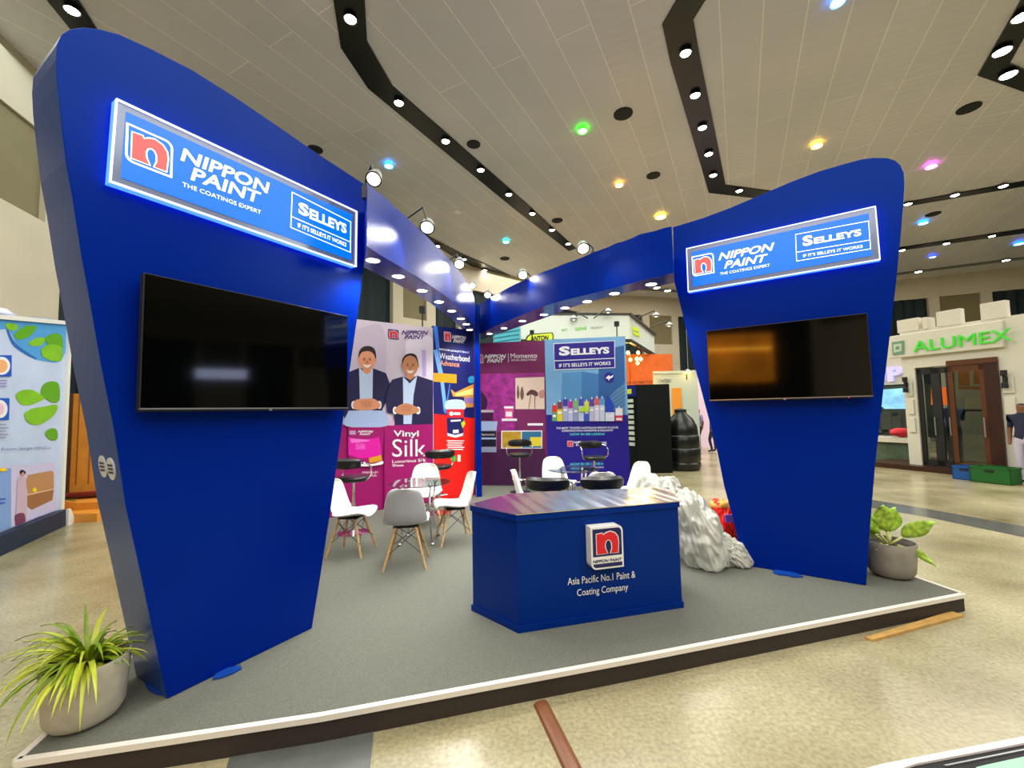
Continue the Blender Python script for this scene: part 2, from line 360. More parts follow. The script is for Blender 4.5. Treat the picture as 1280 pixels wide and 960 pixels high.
# ---- ceiling fixtures
def spot(o, z, color, e, ang=120, aim=None):
    l = bpy.data.lights.new('lamp_light', 'SPOT'); l.energy = e; l.color = color; l.spot_size = R_(ang); l.spot_blend = .6; l.shadow_soft_size = .08
    q = bpy.data.objects.new('lamp_light', l); COL.objects.link(q); q.parent = o; q.location = (0, 0, z); return q
BULB = {}
def bulb(rgb, s=30):
    return mat('lit_lamp_%d_%d_%d' % rgb, rgb, .4, emit=s)
RIM = mat('dark_lamp_ring', (30, 30, 32), .4)
RIMW = mat('white_lamp_ring', (210, 205, 195), .4)
def lamp(px, py, label, group, rgb=(255, 250, 235), r=.12, e=30, ring=RIM, s=30):
    p = atZ(px, py, CZ-.06)
    t = thing('ceiling_lamp', label, 'lamp', (p.x, p.y, CZ-.05), 0, group)
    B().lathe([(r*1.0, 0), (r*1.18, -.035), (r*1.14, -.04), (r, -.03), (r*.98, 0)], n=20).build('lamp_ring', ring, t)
    B().lathe([(r*.98, -.01), (r*.9, -.035), (0, -.045)], n=20).build('lamp_lens', bulb(rgb if s > 10 else tuple(int(170+v*.333) for v in rgb), s), t)
    if e: spot(t, -.08, tuple(lin(rgb)), e)
    return t
ORD = ['first', 'second', 'third', 'fourth', 'fifth', 'sixth', 'seventh', 'eighth', 'ninth']
for i, (x, y) in enumerate([(438, 23), (498.6, 128), (557, 176), (601, 212), (636, 242.6), (665.5, 266.6), (690, 287), (710, 304.5)]):
    lamp(x, y, '%s downlight from the near end of the black channel over the middle of the booth' % ORD[i], 'downlights in the middle black channel', (255, 246, 225), .088, 26)
lamp(90, 12, 'downlight in the black channel just above the top of the left tower', None, (255, 246, 225), .088, 26)
for i, (x, y) in enumerate([(546.5, 307.5), (579.7, 323.8), (606, 337.5), (627, 347.6)]):
    lamp(x, y, '%s downlight from the left in the black channel behind the left fascia beam' % ORD[i], 'downlights in the channel behind the left beam', (255, 246, 225), .1, 20)
for i, (x, y) in enumerate([(857, 65.6), (869, 118.5), (878, 159), (886, 192), (891.5, 218.6), (924, 238)]):
    lamp(x, y, '%s downlight from the near end of the angled black channel right of the middle' % ORD[i], 'downlights in the angled black channel', (255, 246, 225), .088, 26)
for i, (x, y) in enumerate([(1135, 254.5), (1193.6, 243.5), (1254, 232)]):
    lamp(x, y, '%s downlight from the left in the long channel right of the right tower top' % ORD[i], 'downlights in the upper right channel', (255, 246, 225), .1, 20)
for i, (x, y) in enumerate([(1127.5, 312.6), (1183, 304), (1240, 294.7)]):
    lamp(x, y, '%s downlight from the left in the thin channel over the aluminium shop booth' % ORD[i], 'downlights in the lower right channel', (255, 246, 225), .1, 20)
for i, (x, y) in enumerate([(1148, 339.4), (1257.8, 325)]):
    lamp(x, y, '%s downlight in the faint grey line just below the ceiling edge on the right' % ('left' if i == 0 else 'right'), 'downlights by the right ceiling edge', (255, 246, 225), .13, 10)
for i, (x, y) in enumerate([(1252.6, 63.7), (1260.5, 93)]):
    lamp(x, y, '%s downlight in the black corner channel at the top right' % ('upper' if i == 0 else 'lower'), 'downlights in the corner channel', (255, 235, 250), .12, 20)
lamp(1278, 20, 'downlight high in the black corner channel, cut by the picture edge', None, (255, 246, 225), .12, 10)
for i, (x, y) in enumerate([(821, 359.5), (834.5, 363)]):
    lamp(x, y, '%s of two far ceiling lights seen under the right fascia beam' % ('nearer' if i == 0 else 'farther'), 'far ceiling lights under the right beam', (255, 246, 225), .16, 0)
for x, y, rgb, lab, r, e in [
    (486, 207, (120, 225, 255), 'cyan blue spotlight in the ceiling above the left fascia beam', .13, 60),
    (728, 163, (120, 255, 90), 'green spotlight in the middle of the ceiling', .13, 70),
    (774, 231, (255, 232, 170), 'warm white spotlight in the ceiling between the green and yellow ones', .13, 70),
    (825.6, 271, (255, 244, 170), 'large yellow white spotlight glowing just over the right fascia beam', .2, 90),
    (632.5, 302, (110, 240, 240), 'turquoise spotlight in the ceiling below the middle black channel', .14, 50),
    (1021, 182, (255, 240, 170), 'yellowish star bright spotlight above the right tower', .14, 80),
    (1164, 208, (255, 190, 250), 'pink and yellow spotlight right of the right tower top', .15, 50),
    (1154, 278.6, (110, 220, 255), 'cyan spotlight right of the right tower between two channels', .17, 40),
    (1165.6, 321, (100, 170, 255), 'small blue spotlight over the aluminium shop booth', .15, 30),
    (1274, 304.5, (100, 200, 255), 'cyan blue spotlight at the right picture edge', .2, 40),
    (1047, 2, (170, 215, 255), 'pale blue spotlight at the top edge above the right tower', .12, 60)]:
    lamp(x, y, lab, None, rgb, r*.72, e, mat('painted_halo_rim_%d_%d' % (int(x), int(y)), tuple(int(255*(v/255)**2.2) for v in rgb), .4, emit=2.5), 5)  # ring glows in the lamp colour, standing in for its halo
SPK = mat('speaker_grille', (18, 18, 20), .7)
for x, y, lab, r in [(592, 181, 'round black ceiling speaker just above the middle black channel', .16), (779, 143, 'large round black ceiling speaker right of the green spotlight', .2), (816.6, 220, 'round black ceiling speaker left of the angled channel', .18),
                     (696.6, 276, 'small round black ceiling speaker near the far end of the middle channel', .18), (631, 323.6, 'tiny round black ceiling speaker under the turquoise spotlight', .2), (394, 187.5, 'round black ceiling speaker half behind the top of the left tower', .17),
                     (1211, 136, 'round black ceiling speaker above the pink spotlight on the right', .2), (1166.5, 268, 'flat dark ceiling vent right above the cyan spotlight', .2)]:
    p = atZ(x, y, CZ-.02); tag(B().lathe([(r, 0), (r, -.02), (r*.9, -.03), (0, -.035)], n=24).build('ceiling_speaker', SPK, loc=(p.x, p.y, CZ)), lab, 'speaker')
p = atZ(571.7, 264.7, CZ-.03); tag(B().lathe([(.13, 0), (.12, -.05), (.07, -.08), (0, -.08)], n=20).build('smoke_detector', WHITE, loc=(p.x, p.y, CZ)), 'small white smoke detector on the ceiling above the left beam', 'smoke detector')

# ---- marks in the floor
DARKF = mat('dark_grey_floor_band', (92, 96, 92), .18, var=.12, scale=5)
def inlay(k, pts, m, z=.003): return struct(B().slab([atZ(*p, 0) for p in pts], -.01, z).build('trim_%d' % k, m))
inlay(9, [(1020, 613), (1091, 625), (1149.6, 634.6), (1280, 658), (1400, 680), (1400, 696), (1280, 671.7), (1149.6, 644.6), (1091, 635), (1020, 621)], DARKF)
inlay(10, [(330, 915), (467, 913), (463, 960), (455, 1010), (268, 1010), (283, 960), (290, 940)], DARKF)

# ================================================================ BOOTH
# ---- platform
CARPET = mat('grey_carpet', (100, 102, 92), .95, var=.22, scale=140, bump=.3)
EDGE = mat('white_edge_trim', (222, 216, 206), .4)
KICK = mat('dark_kick_board', (48, 40, 34), .7, var=.1, scale=30)
A0 = atZ(21, 950, S); A1 = atZ(400, 893.5, S); A2 = atZ(800, 820, S); A3 = atZ(1204.5, 742, S)
fl = [A0, A1, A2, A3]
dirs = (A3-A0).normalized()
backR = Vector((3.66-.05, 3.63, S)); rd = (atZ(1149.6, 722, S)-A3).normalized(); ld = (atZ(59, 908, S)-A0).normalized()
ld = Vector((-.30, .95, 0)).normalized(); rd = Vector((-.17, .985, 0)).normalized()
BR_, BL_ = A3+rd*6.2, A0+ld*6.2
BM_ = Vector((-.2, 9.75, S)); BR2 = Vector((2.7, 9.3, S)); BL_ = Vector((-3.6, 6.9, S)); BM0 = Vector((-1.6, 9.6, S))
outline = fl+[BR_, BR2, BM_, BM0, BL_]
pf = thing('exhibition_platform', 'low grey carpeted platform with white trim under the blue paint booth', 'platform', (A0.x, A0.y, 0))
def rel(P, o): return [(p.x-o.x, p.y-o.y) for p in P]
B().slab(rel(outline, A0), 0, S-.016).build('plinth', KICK, pf)
cb_ = B()
for q_ in ([A0, A1, BM0, BL_], [A1, A2, BM_, BM0], [A2, A3, BR_, BR2, BM_]): cb_.slab(rel(q_, A0), S-.016, S-.001)
cb_.build('carpet', CARPET, pf)
tb = B(); 
for a, c in zip(outline, outline[1:]+outline[:1]):
    tb.bar((a.x-A0.x, a.y-A0.y, S-.012), (c.x-A0.x, c.y-A0.y, S-.012), .034, .03)
tb.build('edge_trim', EDGE, pf)

# ---- towers
def outline_local(F, px): return [F.loc(*p) for p in px]
FL = Frame(atZ(208.8, 874, S), 59.3)
pxL = [(208.8, 874), (190.6, 787), (172, 700), (157, 633), (143, 540), (126, 455), (113, 380), (101, 315), (90, 244), (82, 200), (77, 157), (71.5, 105), (70, 75), (71.5, 55), (77, 43), (87, 36.5), (104, 34), (124, 36), (150, 43), (187, 60), (240, 87), (292, 120), (345, 156), (400, 194), (466, 237),
       (458.6, 307), (455, 334), (447, 395), (437, 465), (425, 555), (413, 640), (400, 725), (390, 783)]
PLo = outline_local(FL, pxL); PLo[0] = (PLo[0][0], 0); PLo[-1] = (PLo[-1][0], 0)
tw = fthing('display_tower', 'tall blue tapered tower on the left, leaning outward with rounded top', 'tower', FL)
bd = B().prism(PLo, 0, .42); bo = bd.build('tower_body', [BLUE, BLUE_SIDE], tw); bevel(bo, .004)
for p in bo.data.polygons:
    if abs(p.normal.y) < .5: p.material_index = 1
# round stickers on the tower's narrow side
def side_pt(px, py):
    F2 = Frame(FL.o + FL.d*(-.25), 59.3+90)
    return F2, F2.loc(px, py)
ST = mat('sticker_print', (205, 210, 215), .5); STD = mat('sticker_ink', (60, 70, 90), .5)
def sticker(cx, cy):
    # intersect the sight line with the sloping side face of the tower
    best = None
    for i in range(12):
        (x0, z0), (x1, z1) = PLo[i], PLo[i+1]
        a = FL.world(x0, 0, z0); c = FL.world(x1, 0, z1); t = (c-a).normalized(); n = t.cross(FL.n).normalized(); d = ray(cx, cy)
        P = CAM+d*((a-CAM).dot(n)/d.dot(n)); s = (P-a).dot(t); u = (P-a).dot(FL.n)
        if -.02 <= s <= (c-a).length+.02 and -.05 < u < .5: best = (P, t, n); break
    if not best: return
    P, t, n = best
    if n.dot(CAM-P) < 0: n = -n
    Minv = tw_inv
    b = B(); u = FL.n
    for k, (r, mi, h) in enumerate([(.06, 0, .003), (.052, 0, .0035)]):
        pass
    ring = [P+n*.004+(t*math.cos(a)*.062+u*math.sin(a)*.055) for a in [2*math.pi*k/24 for k in range(24)]]
    ring2 = [P-n*.002+(t*math.cos(a)*.062+u*math.sin(a)*.055) for a in [2*math.pi*k/24 for k in range(24)]]
    vs = [Minv @ v for v in ring+ring2]
    b.add(vs, [tuple(range(24)), tuple(range(24, 48))]+[(i, (i+1) % 24, (i+1) % 24+24, i+24) for i in range(24)], 0)
    for k in (-1, 0, 1):
        q = [P+n*.006+t*(.02*k+.006*s1)+u*(.035*s2) for s1, s2 in ((-1, -1), (-1, 1), (1, 1), (1, -1))]
        b.add([Minv @ v for v in q], [(0, 1, 2, 3)], 1)
    b.build('round_sticker', [ST, STD], tw)
tw_inv = (Matrix.Translation(FL.o) @ Matrix.Rotation(FL.yaw, 4, 'Z')).inverted()
sticker(129, 583); sticker(139.5, 586)

FR = Frame(atZ(1082.6, 732, S), -34.5)
pxR = [(1082.6, 732), (1088, 655), (1094, 582), (1104, 490), (1113, 415), (1120, 355), (1125.5, 300), (1129.5, 255), (1131, 228), (1130, 216), (1126, 206.5), (1119, 200.5), (1110, 197.5), (1092, 197), (1077, 199), (1062, 203), (1024, 214), (987, 228), (950, 244), (912, 260), (880, 272), (841, 284),
       (842, 349), (853.7, 395), (867.8, 456), (877, 490), (895.6, 560), (905, 607), (916, 648), (930, 710)]
PRo = outline_local(FR, pxR); PRo[0] = (PRo[0][0], 0); PRo[-1] = (PRo[-1][0], 0)
tr_ = fthing('display_tower', 'blue tapered tower on the right, widening upward to a rounded top', 'tower', FR)
bo = B().prism(PRo, 0, .42).build('tower_body', [BLUE, BLUE_SIDE], tr_); bevel(bo, .004)

# scraps of blue protective film left along the tower feet
FILMB = mat('blue_film_scrap', (8, 62, 150), .4)
T2z = lambda x, y: (x/3.2, 700+y/3.2)
def scrap(par, F, pts):
    P = [atZ(*p, S)-F.o for p in pts]; B().slab([(p.dot(F.d), p.dot(F.n)) for p in P], .001, .012).build('film_scrap', FILMB, par)
scrap(tw, FL, [T2z(*p) for p in ((850, 482), (868, 478), (890, 474), (935, 456), (966, 438), (962, 428), (900, 440), (860, 465))])
scrap(tw, FL, [T2z(*p) for p in ((562, 470), (580, 500), (592, 522), (625, 540), (650, 544), (668, 552), (640, 500), (600, 460))])
scrap(tr_, FR, [(966, 716), (972, 719), (986, 720.5), (992, 722.5), (1004, 722), (990, 715), (970, 712)])

# ---- light boxes with the brand names
LB = mat('lightbox_face', (0, 60, 150), .3, emit=1.0, erg=(4, 116, 240))
LBW = mat('lightbox_white', (255, 255, 255), .4, emit=1.05)
LBR = mat('lightbox_red', (245, 84, 84), .4, emit=.75)
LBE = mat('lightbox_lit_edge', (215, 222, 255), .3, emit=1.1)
ACRYL = mat('lightbox_grey_border', (130, 140, 165), .15, .3)
def lightbox(F, tl, tr, bl, br, label, items, inset):
    off = -.07
    q = [F.loc(*p, off) for p in (tl, tr, br, bl)]
    t = fthing('illuminated_sign', label, 'sign', F)
    def inner(k):
        cx = sum(p[0] for p in q)/4; cz = sum(p[1] for p in q)/4; out = []
        for (x, z) in q: out.append((x-math.copysign(k, x-cx), z-math.copysign(k, z-cz)))
        return out
    b = B(); b.prism(q, -.05, -.002); b.build('halo_glow_case', mat('halo_glow_case', (120, 140, 190), .3, emit=3.5, erg=(40, 90, 255)), t)  # case given a blue glow to put a halo around the sign
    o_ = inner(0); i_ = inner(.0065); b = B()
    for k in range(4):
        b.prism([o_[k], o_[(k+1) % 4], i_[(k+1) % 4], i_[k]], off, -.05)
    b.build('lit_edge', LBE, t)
    B().prism(inner(.007), -.056, -.05).build('border', ACRYL, t)
    B().prism(inner(inset), -.060, -.056).build('sign_face', LB, t)
    f = -.061
    T = items['T']
    logo(t, F, *items['logo'], f, T, LBW, LB, LBR, LBW)
    for body, a, c, h, bold, sh in items['text']: text(t, F, body, a, c, h, LBW, f, T, bold, sh, .003)
    # outlined box around the second name
    a, c, d, e, g, h2 = [F.loc(*T(*p), f) for p in items['box']]
    b = B()
    for (p, r) in ((a, c), (c, d), (d, e), (e, a), (g, h2)):
        p, r = Vector(p), Vector(r); u = (r-p).normalized(); n = Vector((-u.y, u.x))*.0025
        b.prism([tuple(p-n-u*.002), tuple(r-n+u*.002), tuple(r+n+u*.002), tuple(p+n-u*.002)], f-.003, f)
    b.build('name_frame', LBW, t)
    return t
T7 = lambda x, y: (120+x/3.691, 100+y/3.691)
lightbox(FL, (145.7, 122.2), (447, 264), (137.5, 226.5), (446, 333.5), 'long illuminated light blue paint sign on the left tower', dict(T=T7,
    logo=[(140, 195), (357, 285), (132, 370)],
    text=[('NIPPON', (388, 368), (800, 527), (402, 313), .022, .16), ('PAINT', (435, 458), (760, 573), (450, 404), .022, .16), ('THE COATINGS EXPERT', (397, 490), (760, 620), (397, 470), 0, 0),
          ('S', (933, 612), (980, 632), (935, 560), .04, 0), ('ELLEYS', (984, 637), (1155, 708), (986, 592), .035, 0), ("IF IT'S SELLEYS IT WORKS", (930, 679), (1154, 770), (930, 658), .012, 0)],
    box=[(905, 518), (1175, 655), (1173, 795), (898, 680), (902, 630), (1174, 748)]), .045)
T8 = lambda x, y: (840+x/4.571, 240+y/4.571)
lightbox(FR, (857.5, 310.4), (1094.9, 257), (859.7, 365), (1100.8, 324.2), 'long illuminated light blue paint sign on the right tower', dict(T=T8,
    logo=[(115, 370), (240, 350), (118, 485)],
    text=[('NIPPON', (265, 391), (588, 330), (268, 350), .022, .3), ('PAINT', (298, 438), (550, 395), (303, 396), .022, .3), ('THE COATINGS EXPERT', (275, 476), (560, 425), (275, 461), 0, 0),
          ('S', (748, 308), (806, 298), (748, 254), .04, 0), ('ELLEYS', (812, 296), (1083, 246), (812, 262), .035, 0), ("IF IT'S SELLEYS IT WORKS", (750, 373), (1090, 318), (750, 357), .012, 0)],
    box=[(706, 243), (1123, 166), (1135, 325), (712, 395), (710, 345), (1130, 275)]), .05)

# ---- televisions
def tv(F, tl, tr, bl, br, label, logo_px, led=None):
    off = -.10; q = [F.loc(*p, off) for p in (tl, tr, br, bl)]
    x0 = (q[0][0]+q[3][0])/2; x1 = (q[1][0]+q[2][0])/2; z1 = (q[0][1]+q[1][1])/2; z0 = (q[2][1]+q[3][1])/2
    t = fthing('television', label, 'television', F)
    bevel(B().prism([(x0, z0), (x1, z0), (x1, z1), (x0, z1)], off+.004, -.05).build('television_case', BLACKM, t), .006)
    B().prism([(x0+.006, z0+.022), (x1-.006, z0+.022), (x1-.006, z1-.006), (x0+.006, z1-.006)], off, off+.004).build('screen', SCREEN, t)
    B().prism([(x0, z0+.012), (x1, z0+.012), (x1, z0+.02), (x0, z0+.02)], off-.004, off+.01).build('silver_strip', STEEL, t)
    B().box(((x0+x1)/2, -.03, (z0+z1)/2), (.5, .056, .35)).build('wall_bracket', BLACKM, t)
    lx = F.loc(*logo_px, off)[0]; B().prism([(lx-.009, z0+.0), (lx+.009, z0+.0), (lx+.009, z0+.012), (lx-.009, z0+.012)], off-.005, off+.006).build('maker_badge', STEEL, t)
    if led: lx = F.loc(*led, off)[0]; B().lathe([(.004, 0), (.003, .004), (0, .004)], (lx, off, z0+.004), 8).build('standby_light', mat('red_led', (255, 20, 30), .5, emit=3), t)
    return t
tv(FL, (179.5, 342.5), (434.5, 393), (174, 517), (435.5, 511), 'black flat television hung on the left tower below its sign', (338, 512))
tv(FR, (882, 415), (1082.4, 389.3), (888, 503.6), (1093.6, 495.5), 'black flat television with amber reflections hung on the right tower', (981, 501), (1061, 498))

# ---- fascia beams with downlights
def beam(name_label, top, low, out, lights, d0, d1, z0, z1, downs, other=None):
    """front face between picture curves, depth runs d0 -> d1 while the underside height runs z0 -> z1"""
    def pt(px, py, up=False):
        # solve depth so that the underside height law holds
        d = ray(px, py); k = (z1-z0)/(d1-d0)
        Y = (z0-k*d0-CAM_H)/(d.z/d.y-k); return CAM+d*(Y/d.y)
    n = 26
    lo = resample(low, n); ou = resample(out, n)
    L = [pt(*p) for p in lo]; O = [pt(*p) for p in ou]
    T = []
    for p in L:
        # top point straight above: find z where the sight line of the top curve crosses
        sx = project(p)[0]; zt = None
        for z in range(0, 200):
            q = Vector((p.x, p.y, p.z+z*.01)); X, Y = project(q); ty = interp(top, X)
            if Y <= ty: zt = q.z; break
        T.append(Vector((p.x, p.y, zt if zt else p.z+.74)))
    return L, O, T, pt
def project(P):
    v = P-CAM; d = v.dot(FW); return (640+FPX*v.dot(RT)/d, 480-FPX*v.dot(UP)/d)
def interp(c, x):
    c = sorted(c)
    if x <= c[0][0]: a, b = c[0], c[1]
    elif x >= c[-1][0]: a, b = c[-2], c[-1]
    else: a, b = next((c[i], c[i+1]) for i in range(len(c)-1) if c[i][0] <= x <= c[i+1][0])
    return a[1]+(b[1]-a[1])*(x-a[0])/(b[0]-a[0])
def resample(c, n):
    c = smooth_open(c, 8); L = [0]
    for a, b in zip(c, c[1:]): L.append(L[-1]+math.dist(a, b))
    out = []
    for i in range(n):
        s = L[-1]*i/(n-1); k = max(j for j in range(len(L)) if L[j] <= s+1e-9); k = min(k, len(c)-2); t = (s-L[k])/(L[k+1]-L[k])
        out.append((c[k][0]+(c[k+1][0]-c[k][0])*t, c[k][1]+(c[k+1][1]-c[k][1])*t))
    return out
DOWN = bulb((255, 250, 240), 14)
def make_beam(label, top, low, out, lights, d0, d1, z0, z1):
    L, O, T, pt = beam(None, top, low, out, None, d0, d1, z0, z1, None)
    o = L[0].copy(); t = thing('fascia_beam', label, 'beam', o)
    n = len(L); f = B(); u = B()
    OT = [Vector((O[i].x, O[i].y, T[i].z)) for i in range(n)]
    V = [p-o for p in L]+[p-o for p in T]+[p-o for p in OT]+[p-o for p in O]
    f.add(V, [(i, i+1, n+i+1, n+i) for i in range(n-1)]+[(n+i, n+i+1, 2*n+i+1, 2*n+i) for i in range(n-1)]+[(2*n+i, 2*n+i+1, 3*n+i+1, 3*n+i) for i in range(n-1)]+[(0, n, 2*n, 3*n), (n-1, 2*n-1, 3*n-1, 4*n-1)], 0)
    f.add(V, [(i, i+1, 3*n+i+1, 3*n+i) for i in range(n-1)], 1)
    f.build('beam_shell', [BLUE_BEAM, BLUE_UNDER], t, smooth=True)
    for (x, y) in lights:
        p = pt(x, y)-o; r = .055
        dl = B().lathe([(r*1.2, .004), (r*1.2, -.004), (r, -.007), (r, .004)], (p.x, p.y, p.z), 16).build('downlight', RIMW, t)
        B().lathe([(r*.97, -.003), (r*.8, -.008), (0, -.01)], (p.x, p.y, p.z), 16).build('lens', DOWN, dl)
        l = bpy.data.lights.new('downlight_beam', 'SPOT'); l.energy = 55; l.color = (1, .98, .94); l.spot_size = R_(130); l.spot_blend = .7; l.shadow_soft_size = .05
        q = bpy.data.objects.new('downlight_beam', l); COL.objects.link(q); q.parent = t; q.location = (p.x, p.y, p.z-.02)
    return t, L, O, T
topL = [(466, 235), (505, 269), (534, 296.5), (547, 309.5), (558, 321), (570, 334), (581, 349), (592, 370), (596, 380)]
lowL = [(458.6, 307.5), (477.5, 320), (520, 345), (542.5, 360), (560, 372.5), (577.5, 387.5), (590, 402.5), (594, 409)]
outL = [(454.4, 333.8), (487.5, 350.6), (515, 365), (541, 381), (565, 400), (580, 413), (590, 421), (593.5, 424)]
ltL = [(466, 325), (498, 345), (527.5, 363), (548.7, 377), (564.7, 388.4), (576, 398), (582.6, 405), (587, 412)]
bmL, L1, O1, T1_ = make_beam('blue curved fascia beam with eight downlights running back from the left tower', topL, lowL, outL, ltL, 3.55, 7.7, 2.99, 3.20)
topR = [(597.4, 383), (609, 375), (632, 362), (653, 351.6), (674, 342), (706, 330.5), (735.6, 319), (768, 306), (800, 294), (842, 283)]
lowR = [(598, 419), (617, 408.6), (642.7, 398), (674, 385), (706, 375), (737.7, 367.5), (769, 359.5), (801, 351), (842, 341)]
outR = [(600.5, 425), (626, 416.5), (653, 407), (685, 396), (716.6, 383.5), (758.8, 371.7), (801, 362), (843, 353.5)]
ltR = [(612, 417), (630, 410), (653, 401), (680, 393), (706, 384.6), (734, 376.6), (768, 366.5), (814, 355)]
bmR, L2, O2, T2_ = make_beam('blue sloping fascia beam with eight downlights running back from the right tower', topR, lowR, outR, ltR, 7.7, 4.6, 3.20, 3.02)
# corner post under the meeting beams
pc = (L1[-1]+L2[0])/2; po = tag(B().prism([(-.05, 0), (.05, 0), (.05, T1_[-1].z-S+.03), (-.05, T1_[-1].z-S+.03)], 0, .14).build('corner_post', BLUE, loc=(pc.x, pc.y-.02, S)), 'slim blue corner post where the two fascia beams meet', 'post')

# ---- arm spotlights clamped on the beams
LAMPH = mat('spotlight_housing', (25, 25, 28), .4)
def armlight(px, py, base_px, label, depth, r=.06, e=35):
    TT, OO = (T1_, O1) if px < 600 else (T2_, O2)
    i_ = min(range(len(TT)), key=lambda i: abs(project(TT[i])[0]-base_px[0])); q = Vector(((TT[i_].x*2+OO[i_].x)/3, (TT[i_].y*2+OO[i_].y)/3, TT[i_].z+.02))
    p = atY(px, py, max(q.y-.25, 1))
    t = thing('clamp_spotlight', label, 'spotlight', q, 0, 'arm spotlights on the beams'); d = p-q
    top = Vector((d.x*.8, d.y*.8, max(d.z, 0)+.10))
    B().bar((0, 0, -.06), (0, 0, .04), .05, .05).build('clamp', LAMPH, t)
    B().tube([(0, 0, 0), (0, 0, .09), top, d+Vector((0, 0, .05))], .009, 8).build('arm', LAMPH, t)
    aim = Vector((0, -.5, -.6)).normalized(); u = aim.to_track_quat('-Z', 'Y').to_matrix()
    b = B(); prof = [(r*.5, .12), (r*.75, .08), (r, .0), (r*.96, .0)]
    b.lathe(prof, n=18); b.v = [tuple(u @ Vector(v)+d) for v in b.v]; b.build('lamp_head', LAMPH, t, smooth=True)
    b = B().lathe([(r*.88, .004), (r*.6, -.01), (0, -.015)], n=18); b.v = [tuple(u @ Vector(v)+d) for v in b.v]; b.build('lamp_lens', bulb((255, 246, 222), 5), t)
    l = bpy.data.lights.new('spotlight_beam', 'SPOT'); l.energy = e*.55; l.color = (1, .95, .85); l.spot_size = R_(110); l.spot_blend = .5; l.shadow_soft_size = .05
    k = bpy.data.objects.new('spotlight_beam', l); COL.objects.link(k); k.parent = t; k.location = d+aim*.03; k.rotation_euler = u.to_euler()
armlight(467, 224, (455, 229), 'bright arm spotlight above the inner end of the left tower', 3.85, .06, 30)
armlight(534, 284.5, (512, 273), 'second arm spotlight back along the left fascia beam', 5.1, .07)
armlight(574, 330.5, (563, 324), 'third arm spotlight back along the left fascia beam', 6.3, .07)
armlight(590.5, 357, (585, 353), 'arm spotlight at the back corner end of the left beam, turned dark side out', 7.3, .06)
armlight(609.5, 369, (617, 370), 'arm spotlight on the right beam next to the corner post', 7.3, .07)
armlight(653.5, 344, (664, 347), 'second arm spotlight from the corner on the right fascia beam', 6.5, .075)
armlight(729, 311, (745, 317), 'arm spotlight on the right beam nearest the right tower', 5.5, .075)

# ================================================================ BANNER WALLS
def c(n, r, g, b_, rough=.45, **k): return mat(n, (r, g, b_), rough, **k)
MAG = c('magenta_print', 160, 0, 105); LILAC = c('lilac_print', 208, 196, 214, var=.08, scale=1.2); JACK = c('navy_suit_print', 28, 24, 72); JACK2 = c('navy_suit_shadow_print', 20, 16, 54)
SHIRT = c('pale_blue_shirt_print', 190, 210, 240); SKIN1 = c('skin_print', 222, 150, 112); SKIN2 = c('tan_skin_print', 200, 136, 98); HAIR = c('dark_hair_print', 35, 22, 20); TEETH = c('white_smile_print', 245, 240, 235)
PINK = c('bright_pink_print', 228, 12, 168); PINKL = c('light_pink_print', 245, 120, 215); LID = c('pale_blue_lid_print', 168, 190, 232); GOLD = c('gold_print', 225, 160, 25); PURP = c('purple_print', 70, 30, 110)
FRAMEB = c('panel_edge', 20, 60, 190)

def board(F, label, px_tl, px_tr, base=None, name='printed_wall_panel', x_over=None, m=LILAC, edge=FRAMEB):
    """upright panel standing on the platform"""
    t = fthing(name, label, 'banner panel', F)
    x0, z0 = F.loc(*px_tl); x1, z1 = F.loc(*px_tr)
    if x_over is not None: x0 = x_over
    zt = (z0+z1)/2
    B().prism([(x0, 0), (x1, 0), (x1, zt), (x0, zt)], 0, .06, 0).build('panel_board', [m], t)
    return t, x0, x1, zt
FWL = Frame((-.80, 8.12, S), 37); FCUR = FWL
C1 = lambda x, y: (420+x/7.111, 395+y/7.111)
C2 = lambda x, y: (420+x/7.111, 520+y/7.111)
# clip helper: keep artwork inside its board
def lflat(parent, name, F, shapes, T, x0, x1, z0, z1, off=-.002):
    b = B(); ms = []
    for k, sh in enumerate(shapes):
        pts, m = sh[0], sh[1]
        if len(sh) > 2 and sh[2]: pts = smooth_poly(pts, 5)
        if m not in ms: ms.append(m)
        y = off-.0007*(k+1)
        P = [F.loc(*T(*p), y) for p in pts]; P = [(min(max(x, x0), x1), min(max(z, z0), z1)) for x, z in P]
        b.prism(P, y, y+.0006, ms.index(m))
    return b.build(name, ms, parent)
